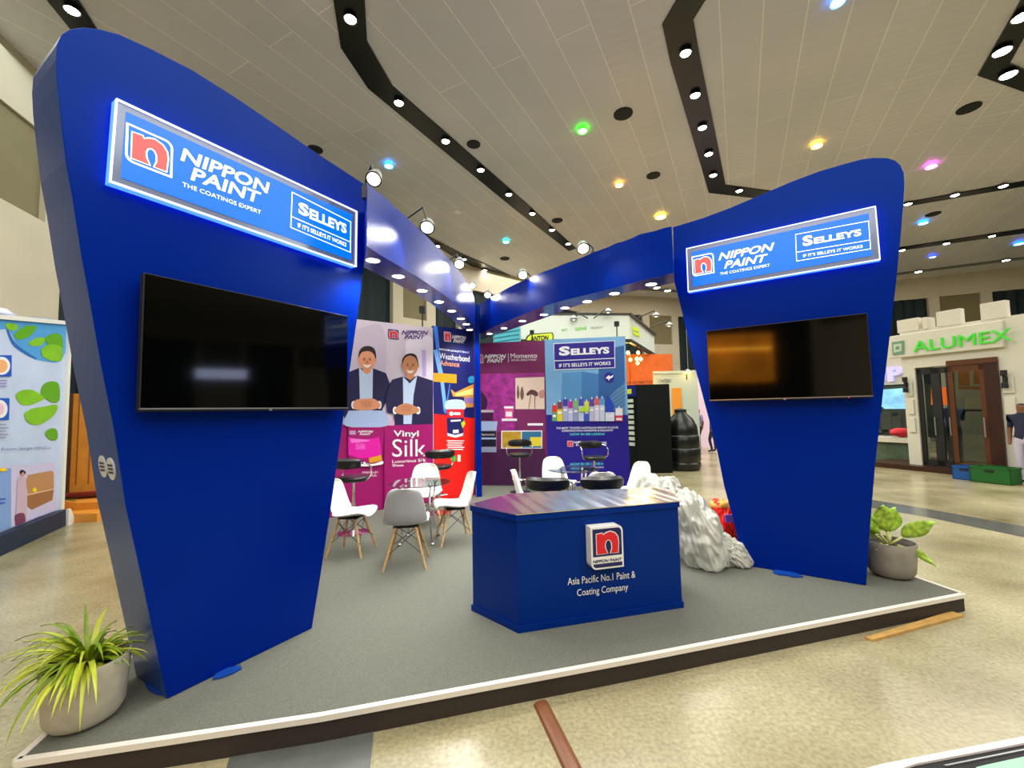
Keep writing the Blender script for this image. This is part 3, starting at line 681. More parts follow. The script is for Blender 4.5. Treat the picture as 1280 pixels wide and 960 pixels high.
# panel with the two men
t, x0, x1, zt = board(FWL, 'wide printed panel of two men in navy suits, paint bucket and Vinyl Silk wording', (446, 402), (541, 407), x_over=-2.55, m=LILAC); zTL = zt
z = lambda *a: lflat(t, a[0], FCUR, a[1], a[2], x0, x1, .002, zt-.002, a[3] if len(a) > 3 else -.002)
z('magenta_field', [([(-140, 80), (430, 85), (862, 70), (862, 1000), (-140, 1000)], MAG)], C2)
MAN = dict(h=c('hair_highlight_print', 60, 40, 34))
WIN = c('bright_room_print', 226, 218, 235)
z('room_print', [([(-60, 300), (200, 120), (420, 110), (400, 600), (-60, 640)], c('room_shade_print', 196, 182, 205), 1), ([(620, 230), (862, 200), (862, 560), (700, 560)], WIN, 1), ([(760, 300), (800, 300), (800, 540), (770, 540)], c('violet_print', 190, 170, 225))], C1, -.0025)
def man(shapes_T, cx, cy, rx, ry, skin, jack, shirt, hands, cuffs, hair):
    sh = [(jack, JACK)]+[(shirt, SHIRT)]
    sh += [([(cx-.45*rx, cy+.5*ry), (cx+.45*rx, cy+.5*ry), (cx+.5*rx, cy+1.15*ry), (cx, cy+1.4*ry), (cx-.5*rx, cy+1.15*ry)], skin)]
    sh += [(ell(cx-rx, cy+.02*ry, .12*rx, .22*ry, 12), skin), (ell(cx+rx, cy+.02*ry, .12*rx, .22*ry, 12), skin)]
    sh += [([(cx-rx, cy-.35*ry), (cx-.75*rx, cy-.85*ry), (cx, cy-1.05*ry), (cx+.75*rx, cy-.85*ry), (cx+rx, cy-.35*ry), (cx+.92*rx, cy+.35*ry), (cx+.55*rx, cy+.85*ry), (cx, cy+1.05*ry), (cx-.55*rx, cy+.85*ry), (cx-.92*rx, cy+.35*ry)], skin, 1)]
    sh += [(hair, HAIR, 1)]
    sh += [([(cx-.55*rx, cy-.12*ry), (cx-.35*rx, cy-.2*ry), (cx-.15*rx, cy-.12*ry)], HAIR), ([(cx+.15*rx, cy-.12*ry), (cx+.35*rx, cy-.2*ry), (cx+.55*rx, cy-.12*ry)], HAIR)]
    sh += [(ell(cx-.35*rx, cy+.0*ry, .13*rx, .05*ry, 10), HAIR), (ell(cx+.35*rx, cy+.0*ry, .13*rx, .05*ry, 10), HAIR)]
    sh += [([(cx-.08*rx, cy+.05*ry), (cx-.2*rx, cy+.34*ry), (cx+.2*rx, cy+.34*ry), (cx+.08*rx, cy+.05*ry)], c('nose_print', 190, 118, 84))]
    sh += [([(cx-.45*rx, cy+.45*ry), (cx, cy+.52*ry), (cx+.45*rx, cy+.45*ry), (cx+.25*rx, cy+.68*ry), (cx, cy+.75*ry), (cx-.25*rx, cy+.68*ry)], TEETH, 1)]
    sh += [(q, OFFW, 1) for q in cuffs]+[(hands, skin, 1)]
    n = len(hands)
    xs = [p[0] for p in hands]; ys = [p[1] for p in hands]; hx = (min(xs)+max(xs))/2; hy = (min(ys)+max(ys))/2; hw = (max(xs)-min(xs))/2; hh = (max(ys)-min(ys))/2
    for k in range(-3, 4): sh.append(([(hx+k*hw*.13-2, hy-hh*.7+abs(k)*3), (hx+k*hw*.13+2, hy-hh*.7+abs(k)*3), (hx+k*hw*.10+3, hy+hh*.4), (hx+k*hw*.10-1, hy+hh*.4)], c('knuckle_print', 176, 104, 72)))
    return sh
z('portrait', man(C1, 276, 390, 74, 92, SKIN1, [(60, 540), (120, 495), (205, 462), (265, 480), (330, 465), (445, 508), (478, 600), (470, 720), (412, 830), (430, 960), (90, 960), (60, 860)], [(205, 462), (262, 500), (328, 465), (322, 880), (216, 880)],
    [(152, 785), (180, 745), (260, 735), (340, 737), (392, 780), (388, 812), (340, 830), (260, 838), (180, 832), (155, 812)], [ell(158, 790, 22, 36), ell(385, 790, 20, 36)],
    [(200, 375), (205, 320), (235, 278), (290, 266), (340, 290), (357, 350), (352, 385), (338, 345), (310, 318), (270, 312), (228, 325), (212, 350)]), C1, -.005)
z('portrait', man(C1, 660, 440, 70, 92, SKIN2, [(440, 740), (478, 600), (500, 565), (595, 538), (655, 560), (722, 530), (862, 575), (862, 1000), (520, 1000), (515, 870), (455, 860)], [(595, 538), (655, 600), (722, 530), (690, 700), (672, 960), (600, 960)],
    [(520, 835), (560, 795), (620, 775), (680, 790), (738, 825), (735, 850), (690, 868), (625, 880), (560, 872), (528, 855)], [ell(525, 840, 20, 34), ell(730, 840, 20, 34)],
    [(588, 430), (592, 380), (620, 345), (665, 332), (710, 348), (730, 400), (730, 430), (714, 385), (690, 360), (650, 352), (615, 372), (600, 400)]), C1, -.02)
z('second_magenta_field', [([(430, 86), (862, 72), (862, 900), (430, 900)], MAG), ([(430, 60), (520, 40), (520, 84), (430, 86)], c('pale_print', 215, 170, 205))], C2, -.036)
z('paint_bucket_print', [([(90, 90), (105, -30), (140, -48), (400, -48), (436, -30), (446, 90)], LID, 1), ([(108, 100), (430, 100), (412, 415), (260, 445), (115, 415)], MAG), ([(108, 185), (175, 200), (260, 205), (330, 200), (384, 188), (396, 260), (404, 345), (330, 368), (220, 378), (110, 345)], PINK), ([(125, 200), (300, 212), (290, 225), (135, 240)], PINKL), ([(170, 250), (262, 250), (262, 300), (170, 300)], c('label_pink_print', 240, 60, 190)), ([(115, 160), (120, 130), (176, 130), (176, 166), (120, 166)], c('logo_grey_print', 190, 150, 190)),
    ([(290, 375), (402, 345), (410, 395), (300, 420)], GOLD), ([(110, 400), (200, 425), (330, 425), (412, 400), (405, 430), (260, 448), (120, 430)], OFFW, 1)], C2, -.038)
tt = -.046
for body, a, b_, h, bd_, sh, m in [('Vinyl', (510, 180), (735, 180), (510, 128), .02, 0, OFFW), ('Silk', (500, 362), (800, 356), (500, 205), .0, 0, OFFW), ('Luxurious Silk', (500, 418), (800, 404), (500, 390), .01, 0, OFFW), ('Sheen', (500, 450), (600, 448), (500, 426), .01, 0, OFFW),
        ('PREMIUM', (235, 512), (370, 508), (235, 495), .0, 0, OFFW), ('your Walls', (240, 542), (360, 536), (240, 522), .0, 0, OFFW), ('NIPPON', (196, 147), (330, 147), (196, 128), .03, .3, OFFW), ('PAINT', (208, 170), (312, 170), (208, 152), .03, .3, OFFW), ('Silk', (180, 290), (262, 290), (180, 240), 0, 0, PINKL)]:
    text(t, FWL, body, a, b_, h, m, tt, C2, bd_, sh, .001)
logo(t, FWL, (463, 115), (557, 120), (463, 203), -.004, C1, PURP, PURP, RED, OFFW)
text(t, FWL, 'NIPPON', (580, 164), (820, 166), (582, 127), PURP, -.005, C1, .03, .3, .001); text(t, FWL, 'PAINT', (606, 204), (790, 206), (608, 170), PURP, -.005, C1, .03, .3, .001)

# blue and red exterior paint panel
BNAVY = c('deep_blue_print', 14, 22, 100, var=.2, scale=2); BSTR = c('sky_streak_print', 60, 130, 235); REDP = c('scarlet_print', 236, 22, 12)
t, x0, x1, zt = board(FWL, 'narrow printed panel in deep blue over scarlet with Weatherbond wording', (541.3, 407), (592, 413), m=BNAVY)
z('light_streaks', [([(864, 85), (900, 90), (985, 860), (965, 870)], BSTR), ([(860, 300), (900, 300), (950, 500), (980, 760), (960, 860), (930, 600)], c('pale_streak_print', 120, 180, 245)), ([(965, 860), (1010, 600), (1016, 610), (978, 860)], BSTR), ([(1180, 545), (1222, 535), (1222, 590), (1180, 590)], c('cyan_print', 40, 160, 220), 1)], C1)
z('scarlet_field', [([(863, -20), (1232, 20), (1232, 1000), (863, 1000)], REDP)], C2, -.006)
z('orange_flash', [([(863, 505), (1072, 518), (1072, 598), (863, 583)], c('orange_print', 250, 160, 20))], C1, -.004)
z('building_print', [([(1020, 650), (1060, 680), (1222, 605), (1222, 810), (1140, 815), (1140, 720), (1040, 715)], c('lit_building_print', 214, 150, 60)), ([(1060, 690), (1220, 640), (1220, 700), (1060, 712)], c('window_glow_print', 250, 225, 130)), ([(1145, 725), (1222, 725), (1222, 775), (1145, 775)], c('violet_wall_print', 150, 120, 190))], C1, -.008)
z('bucket_print', [([(980, 760), (1060, 742), (1136, 758), (1142, 830), (985, 835)], c('bucket_lid_print', 190, 220, 228), 1), ([(984, 828), (1138, 828), (1136, 915), (986, 915)], RED), ([(986, 905), (1136, 905), (1130, 1050), (1060, 1066), (990, 1050)], BNAVY), ([(988, 1040), (1060, 1058), (1132, 1040), (1128, 1065), (1060, 1082), (992, 1065)], OFFW), ([(1110, 950), (1140, 930), (1150, 960), (1125, 1000)], c('lime_print', 200, 225, 40)), ([(1040, 1012), (1090, 1010), (1090, 1040), (1040, 1042)], OFFW)], C1, -.012)
z('bucket_label_print', [(ell(1025, 868, 18, 20), OFFW), ([(1045, 856), (1105, 856), (1105, 880), (1045, 880)], OFFW), ([(1020, 925), (1110, 920), (1110, 935), (1020, 940)], OFFW)], C1, -.018)
rows = [([(985+8*(k % 2), 215+k*19), (1140-10*(k % 3), 217+k*19), (1140-10*(k % 3), 226+k*19), (985+8*(k % 2), 224+k*19)], OFFW) for k in range(5)]
z('small_print', rows+[(ell(1045, 378, 25, 28), c('green_seal_print', 90, 190, 60)), ([(1080, 345), (1108, 345), (1108, 405), (1080, 405)], c('pale_green_print', 220, 235, 215))], C2, -.012)
logo(t, FWL, (960, 138), (1022, 145), (960, 225), -.004, C1, OFFW, RED, RED, OFFW)
for body, a, b_, h, bd_, sh, m in [('NIPPON', (1030, 200), (1156, 212), (1032, 168), .03, .3, OFFW), ('PAINT', (1042, 234), (1146, 243), (1044, 205), .03, .3, OFFW), ('MEDIUM-QUALITY PAINT', (920, 302), (1186, 334), (920, 286), .01, 0, OFFW), ('Weatherbond', (920, 378), (1188, 408), (920, 326), .0, 0, OFFW), ('Advance', (925, 438), (1096, 452), (925, 393), .01, 0, c('peach_print', 250, 165, 110))]:
    text(t, FWL, body, a, b_, h, m, -.004, C1, bd_, sh, .001)

# right wall: purple panel and pale blue panel
FWR = Frame((-.80, 9.22, S), -9); FCUR = FWR
C3 = lambda x, y: (590+x/4.923, 420+y/4.923)
C4 = lambda x, y: (675+x/5.05, 410+y/5.05)
MAR = c('maroon_print', 112, 24, 84, var=.08, scale=2); DKP = c('dark_plum_print', 66, 14, 66)
t, x0, x1, zt = board(FWR, 'purple printed panel with Momento wording and painted room scene', (592, 429), (680.6, 426), m=MAR); zTP = zt
z('plaster_wall_print', [([(25, 235), (445, 225), (448, 585), (25, 590)], c('mottled_magenta_print', 150, 40, 128, var=.25, scale=6)), ([(85, 232), (262, 229), (262, 560), (200, 560), (150, 500), (80, 450)], c('bright_magenta_print', 160, 42, 138, var=.5, scale=7)), ([(25, 330), (90, 380), (85, 450), (25, 450)], c('shadow_plum_print', 52, 14, 58), 1),
    ([(260, 450), (447, 450), (447, 690), (260, 690)], c('wine_print', 118, 28, 92))], C3)
z('floor_print', [([(25, 700), (450, 695), (455, 1000), (25, 1000)], DKP)], C3, -.006)
z('tree_picture_print', [([(267, 258), (445, 252), (447, 450), (268, 450)], c('cream_picture_print', 226, 205, 188)), ([(275, 355), (283, 300), (292, 355), (284, 390)], c('brown_tree_print', 110, 84, 74), 1), ([(296, 360), (308, 310), (320, 360), (308, 395)], c('brown_tree_print', 110, 84, 74), 1), ([(335, 355), (365, 330), (402, 345), (400, 372), (365, 360), (342, 368)], c('tree_crown_print', 84, 54, 56), 1),
    ([(385, 360), (390, 360), (388, 448), (384, 448)], c('tree_crown_print', 84, 54, 56)), ([(360, 362), (364, 362), (350, 448), (346, 448)], c('tree_crown_print', 84, 54, 56)), ([(408, 350), (440, 330), (446, 375), (420, 382)], c('rose_print', 200, 140, 130), 1)], C3, -.006)
z('shelf_print', [([(183, 508), (277, 508), (277, 523), (183, 523)], OFFW), ([(342, 537), (437, 537), (437, 551), (342, 551)], OFFW), ([(200, 445), (255, 445), (250, 508), (205, 508)], c('pink_jar_print', 225, 90, 150)), ([(197, 432), (255, 432), (255, 446), (197, 446)], OFFW), ([(208, 465), (246, 465), (246, 495), (208, 495)], OFFW)], C3, -.011)
z('twin_picture_print', [([(180, 583), (432, 581), (432, 692), (180, 692)], OFFW), ([(186, 589), (302, 588), (302, 688), (186, 688)], c('ochre_print', 190, 150, 40, var=.2, scale=9)), ([(307, 588), (427, 587), (427, 688), (307, 688)], c('teal_print', 40, 110, 150)), ([(358, 622), (427, 622), (427, 678), (358, 678)], c('yellow_print', 225, 205, 50))], C3, -.011)
z('paint_can_print', [([(30, 455), (133, 455), (133, 470), (30, 470)], GREYP), ([(34, 470), (130, 470), (130, 520), (34, 520)], DKP), ([(28, 525), (158, 525), (150, 580), (28, 580)], LID), ([(30, 580), (150, 578), (150, 715), (30, 715)], c('can_grey_print', 150, 160, 190)), ([(34, 585), (148, 585), (148, 682), (34, 682)], c('can_dark_print', 26, 14, 46)), ([(36, 625), (148, 625), (148, 636), (36, 636)], LID)], C3, -.011)
text(t, FWR, 'Momento', (54, 613), (138, 612), (54, 600), OFFW, -.018, C3, 0, 0, .001)
logo(t, FWR, (28, 115), (70, 115), (28, 168), -.006, C3, OFFW, MAR, RED, OFFW)
for body, a, b_, h, bd_, sh in [('NIPPON', (76, 137), (210, 135), (80, 114), .03, .3), ('PAINT', (92, 163), (198, 162), (96, 140), .03, .3), ('Momento', (238, 137), (400, 134), (238, 108), .0, 0), ('SPECIAL EFFECT PAINT', (240, 154), (398, 152), (240, 143), 0, 0)]:
    text(t, FWR, body, a, b_, h, OFFW, -.006, C3, bd_, sh, .001)
z('divider_print', [([(222, 108), (225, 108), (225, 162), (222, 162)], OFFW)], C3, -.006)

SKY = c('sky_blue_print', 120, 176, 222, var=.06, scale=2); ULT = c('ultramarine_print', 24, 6, 140)
t, x0, x1, zt = board(FWR, 'pale blue printed panel with adhesives product row and Selleys wording', (680.8, 425), (781.5, 420), m=SKY); zTR = zt
z('tower_block_print', [([(140, 285), (260, 275), (262, 560), (130, 560)], c('glass_tower_print', 84, 150, 205)), ([(262, 275), (370, 290), (370, 560), (262, 560)], c('dark_tower_print', 62, 126, 190)), ([(385, 140), (530, 110), (540, 560), (370, 560), (370, 270)], c('deep_tower_print', 40, 96, 165)), ([(430, 440), (535, 340), (540, 560), (440, 560)], c('lattice_tower_print', 90, 140, 185))]
    + [([(430+0*k, 420+26*k), (538, 345+26*k), (538, 350+26*k), (430, 426+26*k)], c('tower_line_print', 40, 100, 160)) for k in range(6)], C4)
z('ultramarine_field', [([(0, 548), (600, 548), (640, 1100), (0, 1100)], ULT)], C4, -.012)
z('name_box_print', [([(85, 97), (473, 78), (475, 252), (91, 266)], OFFW), ([(89, 101), (469, 82), (470, 188), (91, 205)], ULT), ([(92, 210), (470, 193), (471, 248), (95, 261)], ULT)], C4, -.009)
for body, a, b_, h, bd_, m in [('S', (120, 172), (190, 168), (120, 118), .05, OFFW), ('ELLEYS', (195, 169), (438, 158), (195, 130), .05, OFFW), ("IF IT'S SELLEYS IT WORKS", (120, 248), (446, 232), (120, 226), .02, OFFW), ('THE MOST TRUSTED AUSTRALIAN BRAND IN GLUE,', (102, 638), (496, 633), (102, 626), .015, OFFW),
        ('CONSTRUCTION ADHESIVES & SEALANTS', (138, 655), (460, 651), (138, 643), .015, OFFW), ('NOW IN SRI LANKA!', (190, 678), (408, 676), (190, 664), .02, c('aqua_print', 90, 220, 225)), ('NIPPON', (216, 728), (308, 726), (218, 715), .03, OFFW), ('PAINT', (228, 745), (298, 744), (228, 732), .03, OFFW), ('SELLEYS', (344, 735), (420, 733), (344, 720), .03, OFFW),
        ('NOW IN SRI LANKA', (192, 868), (400, 864), (192, 852), .01, c('aqua_print', 90, 220, 225)), ('CONSTRUCTION', (180, 888), (400, 884), (180, 878), 0, OFFW)]:
    text(t, FWR, body, a, b_, h, m, -.0155, C4, bd_, 0, .001)
logo(t, FWR, (173, 712), (210, 712), (173, 750), -.0155, C4, OFFW, RED, RED, OFFW)
z('seal_print', [(ell(437, 312, 32, 32), ULT), ([(415, 318), (432, 300), (448, 304), (462, 296), (458, 312), (440, 322), (434, 334), (430, 322)], OFFW, 1)], C4, -.012)
cols = [(220, 60, 40), (225, 205, 50), (190, 195, 225), (170, 60, 170), (60, 80, 190), (200, 205, 235), (70, 90, 200), (215, 215, 235), (225, 120, 110), (120, 150, 220), (30, 70, 190), (220, 40, 60)]
shs = []
for k, (xa, xb, yt, cc, cap) in enumerate([(76, 106, 500, (90, 160, 110), (225, 50, 40)), (108, 142, 480, (225, 210, 50), (120, 70, 90)), (144, 176, 462, (170, 180, 220), (60, 60, 170)), (178, 208, 475, (190, 200, 235), (190, 40, 160)), (210, 242, 470, (150, 160, 200), (130, 190, 120)), (244, 276, 460, (200, 210, 240), (70, 80, 190)),
        (278, 310, 478, (60, 90, 200), (215, 225, 80)), (312, 342, 462, (190, 195, 220), (90, 70, 160)), (344, 374, 455, (215, 215, 235), (230, 100, 90)), (376, 408, 455, (200, 215, 240), (90, 160, 215)), (412, 470, 500, (215, 225, 245), (30, 70, 190)), (476, 522, 520, (220, 60, 80), (235, 235, 245))]):
    shs += [([(xa, yt), (xb, yt), (xb, 588), (xa, 588)], c('product_print_%d' % k, *cc)), ([(xa+2, yt-14), (xb-2, yt-14), (xb, yt+32), (xa, yt+32)], c('product_cap_print_%d' % k, *cap)), ([((xa+xb)/2-3, yt-26), ((xa+xb)/2+3, yt-26), ((xa+xb)/2+4, yt-12), ((xa+xb)/2-4, yt-12)], OFFW), ([(xa+5, yt+48), (xb-5, yt+48), (xb-5, yt+62), (xa+5, yt+62)], OFFW)]
shs += [([(412, 500), (424, 430), (436, 430), (472, 500)], c('product_cap_print_10', 30, 70, 190)), ([(246, 502), (310, 502), (310, 528), (246, 528)], c('lime_label_print', 190, 225, 70))]
z('product_row_print', shs, C4, -.016)

# ================================================================ COUNTER
CT = .967
cA = atZ(648, 792, S); cA.z = 0; cR = atZ(855, 759.5, S); cR.z = 0; cL = atZ(589, 763, S); cL.z = 0
cBR = Vector((1.44, 4.05, 0)); cB1 = Vector((.35, 3.97, 0)); cB0 = Vector((-.05, 3.88, 0))
cpoly = [cA, cR, cBR, cB1, cB0, cL]
FC = Frame((cA.x, cA.y, S), math.degrees(math.atan2(cR.y-cA.y, cR.x-cA.x)))
ct = fthing('reception_counter', 'low angled blue counter with brushed steel top and letter mark', 'counter', FC)
def toF(F, P): return [((p-F.o).dot(F.d), (p-F.o).dot(F.n)) for p in P]
lp = toF(FC, cpoly); ctr = Vector((sum(p[0] for p in lp)/6, sum(p[1] for p in lp)/6))
def scl(P, k):
    out = []; n = len(P)
    for i in range(n):
        a, b_, d = Vector(P[i-1]), Vector(P[i]), Vector(P[(i+1) % n]); u = (b_-a).normalized(); v = (d-b_).normalized(); n1 = Vector((u.y, -u.x)); n2 = Vector((v.y, -v.x)); m = (n1+n2); m = m/ (m.length_squared/2)
        out.append(tuple(b_+m*k))
    return out
HT = CT-S
B().slab(scl(lp, -.012), .0, HT-.02).build('counter_body', BLUE_COUNTER, ct)
B().slab(scl(lp, 0), 0, .045).build('skirting', BLUE_COUNTER, ct)
B().slab(scl(lp, 0), HT-.05, HT-.006).build('top_rim', BLUE_COUNTER, ct)
def steel_mat():
    m = bpy.data.materials.new('brushed_steel'); m.use_nodes = True; nt = m.node_tree; b = nt.nodes['Principled BSDF']
    b.inputs['Metallic'].default_value = 1; b.inputs['Base Color'].default_value = (.86, .86, .88, 1); b.inputs['Roughness'].default_value = .2; b.inputs['Anisotropic'].default_value = .9
    cx = nt.nodes.new('ShaderNodeCombineXYZ'); cx.inputs[0].default_value = FC.d.x; cx.inputs[1].default_value = FC.d.y; nt.links.new(cx.outputs[0], b.inputs['Tangent'])
    tc = nt.nodes.new('ShaderNodeTexCoord'); mp = nt.nodes.new('ShaderNodeMapping'); mp.inputs['Scale'].default_value = (9, .12, 1); n = nt.nodes.new('ShaderNodeTexNoise'); n.inputs['Scale'].default_value = 1.3; n.inputs['Detail'].default_value = 0
    bp = nt.nodes.new('ShaderNodeBump'); bp.inputs['Strength'].default_value = .8; bp.inputs['Distance'].default_value = .02
    nt.links.new(tc.outputs['Object'], mp.inputs[0]); nt.links.new(mp.outputs[0], n.inputs['Vector']); nt.links.new(n.outputs['Fac'], bp.inputs['Height']); nt.links.new(bp.outputs[0], b.inputs['Normal'])
    return m
B().slab(scl(lp, .004), HT-.006, HT).build('steel_top', steel_mat(), ct)
# letter mark block
C5 = lambda x, y: (580+x/4, 580+y/4)
bf = -.075
q = [FC.loc(*C5(*p), bf) for p in ((632, 318), (790, 305), (802, 512), (640, 532))]
xa = (q[0][0]+q[3][0])/2; xb = (q[1][0]+q[2][0])/2; zb = (q[2][1]+q[3][1])/2; ztp = (q[0][1]+q[1][1])/2
mp_ = lambda P: [(xa+u*(xb-xa), zb+v*(ztp-zb)) for u, v in P]
mk = B(); mk.prism(mp_(rsq(0, 0, 1, 1, .14)), bf, .012); bl = mk.build('mark_block', WHITE, ct)
LNAVY = mat('mark_navy', (22, 26, 88), .4)
b = B(); b.prism(mp_([(.05, .30), (.95, .30), (.95, .86), (.93, .91), (.87, .95), (.05, .95)]), bf-.002, bf-.0005, 0); b.prism(mp_([(.13, .04), (.95, .04), (.95, .13), (.05, .13), (.06, .08)]), bf-.002, bf-.0005, 0)
sq = lambda P: [(.05+u*.9, .28+v*.69) for u, v in P]
b.prism(mp_(sq(grow(N_SHAPE, .03))), bf-.004, bf-.002, 1); b.prism(mp_(sq(N_SHAPE)), bf-.006, bf-.004, 2)
b.build('mark_print', [LNAVY, WHITE, RED], bl)
text(bl, FC, 'NIPPON PAINT', (643, 497), (790, 481), (643, 482), LNAVY, bf, C5, .035, .25, .002)
text(ct, FC, 'Asia Pacific No.1 Paint &', (518, 605), (856, 567), (518, 569), WHITE, .010, C5, 0, 0, .003)
text(ct, FC, 'Coating Company', (565, 660), (820, 628), (565, 626), WHITE, .010, C5, 0, 0, .003)

# ================================================================ FURNITURE
def make_chair(label, m=WHITE):
    t = thing('shell_chair', label, 'chair')
    prof = [(.225, .405), (.218, .428), (.16, .438), (.06, .425), (-.04, .415), (-.12, .425), (-.175, .465), (-.205, .53), (-.225, .61), (-.243, .69), (-.262, .765), (-.272, .80), (-.285, .815)]
    hw = [.165, .195, .222, .232, .232, .228, .222, .215, .205, .19, .165, .125, .07]
    prof = smooth_open(prof, 3); hws = [h[0] for h in smooth_open([(h, 0) for h in hw], 3)]
    n = 15; vs = []; N = len(prof)
    for i, (x, z_) in enumerate(prof):
        k = i/(N-1)
        for j in range(n):
            u = -1+2*j/(n-1); y = u*hws[i]; rise = .045*abs(u)**2.5
            fx = rise*(1 if k > .45 else .2)*min(1, max(0, (k-.2)*3)); fz = rise*(1-min(1, max(0, (k-.3)*2.2)))
            vs.append((x+fx*1.3, y, z_+fz))
    fs = [(i*n+j, i*n+j+1, (i+1)*n+j+1, (i+1)*n+j) for i in range(N-1) for j in range(n-1)]
    o = B().add(vs, fs).build('seat_shell', m, t, smooth='all')
    s = o.modifiers.new('thickness', 'SOLIDIFY'); s.thickness = .011; s.offset = 0
    s = o.modifiers.new('smooth', 'SUBSURF'); s.levels = 1; s.render_levels = 1
    for sx in (1, -1):
        for sy in (1, -1):
            B().tube([(sx*.09-.01, sy*.10, .40), (sx*.2, sy*.21, 0)], [.014, .011], 10).build('leg', WOOD, t, smooth=True)
    w_ = B()
    for sy in (1, -1):
        w_.tube([(.10, sy*.115, .36), (-.17, sy*.18, .14)], .0035, 6); w_.tube([(-.12, sy*.115, .36), (.17, sy*.18, .14)], .0035, 6)
        w_.tube([(sy*.09, -.115, .36), (sy*.17, .18, .14)], .0035, 6); w_.tube([(sy*.09, .115, .36), (sy*.17, -.18, .14)], .0035, 6)
    w_.box((0, 0, .40), (.22, .25, .012)); w_.build('wire_bracing', BLACKM, t)
    return t
ch = make_chair('white shell chair seen from the side, leftmost at the glass table near the left tower')
ch.location = (-1.86, 4.98, S); ch.rotation_euler.z = R_(-5); ch['group'] = 'shell chairs'
gch = make_chair('pale grey shell chair turned away from the camera, nearest at the left glass table', mat('warm_grey_shell', (182, 180, 182), .4))
gch.location = (-1.13, 4.56, S); gch.rotation_euler.z = R_(97); gch['group'] = 'shell chairs'
gp = 'shell chairs'
dup(ch, (-.74, 5.33, S), R_(200), 'white shell chair facing left, between the left glass table and the counter', gp)
dup(ch, (-1.25, 6.15, S), R_(-78), 'white shell chair facing the camera behind the grey chair', gp)
dup(ch, (.24, 5.5, S), R_(-2), 'white shell chair seen from the side behind the counter, before the purple panel', gp)
dup(ch, (.70, 6.75, S), R_(-70), 'white shell chair with tall back before the left edge of the pale blue panel', gp)
dup(gch, (1.08, 5.45, S), R_(88), 'white shell chair turned away, low behind the right stool at the counter', gp)
dup(ch, (1.62, 6.0, S), R_(205), 'white shell chair at the right side of the far table near the black cabinet', gp)

GLASS = mat('clear_glass', (225, 240, 235), .02, trans=1.0)
def make_table(label, loc, r=.4):
    t = thing('glass_table', label, 'table', loc, 0, 'round glass tables')
    bevel(B().lathe([(r, 0), (r, .01)], (0, 0, .70), 40).build('glass_top', GLASS, t), .003)
    for k in range(4):
        a = R_(45+90*k); cx, cy = math.cos(a), math.sin(a); lg = B()
        lg.tube([(cx*r*.62, cy*r*.62, .69), (cx*r*.5, cy*r*.5, .35), (cx*r*.72, cy*r*.72, .02)], .014, 10)
        lo_ = lg.build('leg', CHROME, t, smooth=True)
        for (rr, zz, s_) in ((r*.62, .69, .03), (r*.5, .35, .03), (r*.72, .018, .028)):
            B().lathe([(0, -s_*.6), (s_*.7, -s_*.4), (s_, 0), (s_*.7, s_*.4), (0, s_*.5)], (cx*rr, cy*rr, zz), 12).build('ball_joint', CHROME, lo_, smooth=True)
    j = B()
    j.tube([(r*.35, r*.35, .35), (-r*.35, -r*.35, .35)], .01, 8); j.tube([(-r*.35, r*.35, .35), (r*.35, -r*.35, .35)], .01, 8)
    j.build('cross_rail', CHROME, t, smooth=True)
    return t
make_table('round glass table with chrome legs among the four chairs on the left', (-1.17, 5.36, S), .38)
make_table('round glass table with chrome legs among the chairs behind the counter', (.86, 6.25, S), .36)

def make_stool(label, seat=.73, loc=(0, 0, 0), rz=0):
    t = thing('bar_stool', label, 'stool', loc, rz, 'black bar stools')
    B().lathe([(.20, 0), (.20, .008), (.12, .022), (.03, .04), (.028, .05)], n=28).build('base', CHROME, t, smooth=True)
    B().tube([(0, 0, .03), (0, 0, seat*.55)], .026, 14).tube([(0, 0, seat*.5), (0, 0, seat-.05)], .017, 12).build('column', CHROME, t, smooth=True)
    fr = B(); pts = [(.02, 0, .26)]+[(.06+.14*math.sin(R_(a)), .15*math.cos(R_(a)), .26) for a in range(0, 181, 20)]+[(.02, 0, .26)]
    fr.tube(pts, .009, 8).build('footrest', CHROME, t, smooth=True)
    B().lathe([(.0, -.05), (.17, -.05), (.195, -.03), (.2, -.005), (.185, .015), (0, .02)], (0, 0, seat), 28, sx=1, sy=1.02).build('seat', BLEATHER, t, smooth=True)
    b = B(); n = 17; prof = [(-.04, -.055), (-.02, -.07), (.025, -.065), (.045, -.025), (.04, .04), (.005, .07), (-.03, .06), (-.05, .0)]
    vs = []
    for i in range(n):
        a = R_(180-62+124*i/(n-1)); e = 1-.35*abs(2*i/(n-1)-1)**4
        for (dr, dz) in prof: rr = .235+dr*e; vs.append((rr*math.cos(a)+.0, rr*math.sin(a), seat+.20+dz*e))
    m_ = len(prof); fs = [(i*m_+j, i*m_+(j+1) % m_, (i+1)*m_+(j+1) % m_, (i+1)*m_+j) for i in range(n-1) for j in range(m_)]+[tuple(range(m_)), tuple((n-1)*m_+k for k in range(m_))]
    b.add(vs, fs).build('backrest', BLEATHER, t, smooth=True)
    for s_ in (1, -1):
        B().tube([(-.02, s_*.11, seat-.045), (.02, s_*.20, seat-.03), (.055, s_*.245, seat+.03), (.05, s_*.25, seat+.13), (-.02, s_*.245, seat+.19), (-.11, s_*.215, seat+.20)], .010, 8).build('armrest', CHROME, t, smooth=True)
    return t
st = make_stool('black bar stool with chrome column between the left tower and the leftmost chair', .73, (-2.13, 5.75, S), R_(68))
dup(st, (-1.18, 6.78, S), R_(112), 'black bar stool before the scarlet panel, behind the back chair')
dup(st, (.12, 8.35, S), R_(-95), 'black bar stool standing before the purple panel')
dup(st, (1.42, 7.6, S), R_(-75), 'black bar stool standing before the pale blue panel')
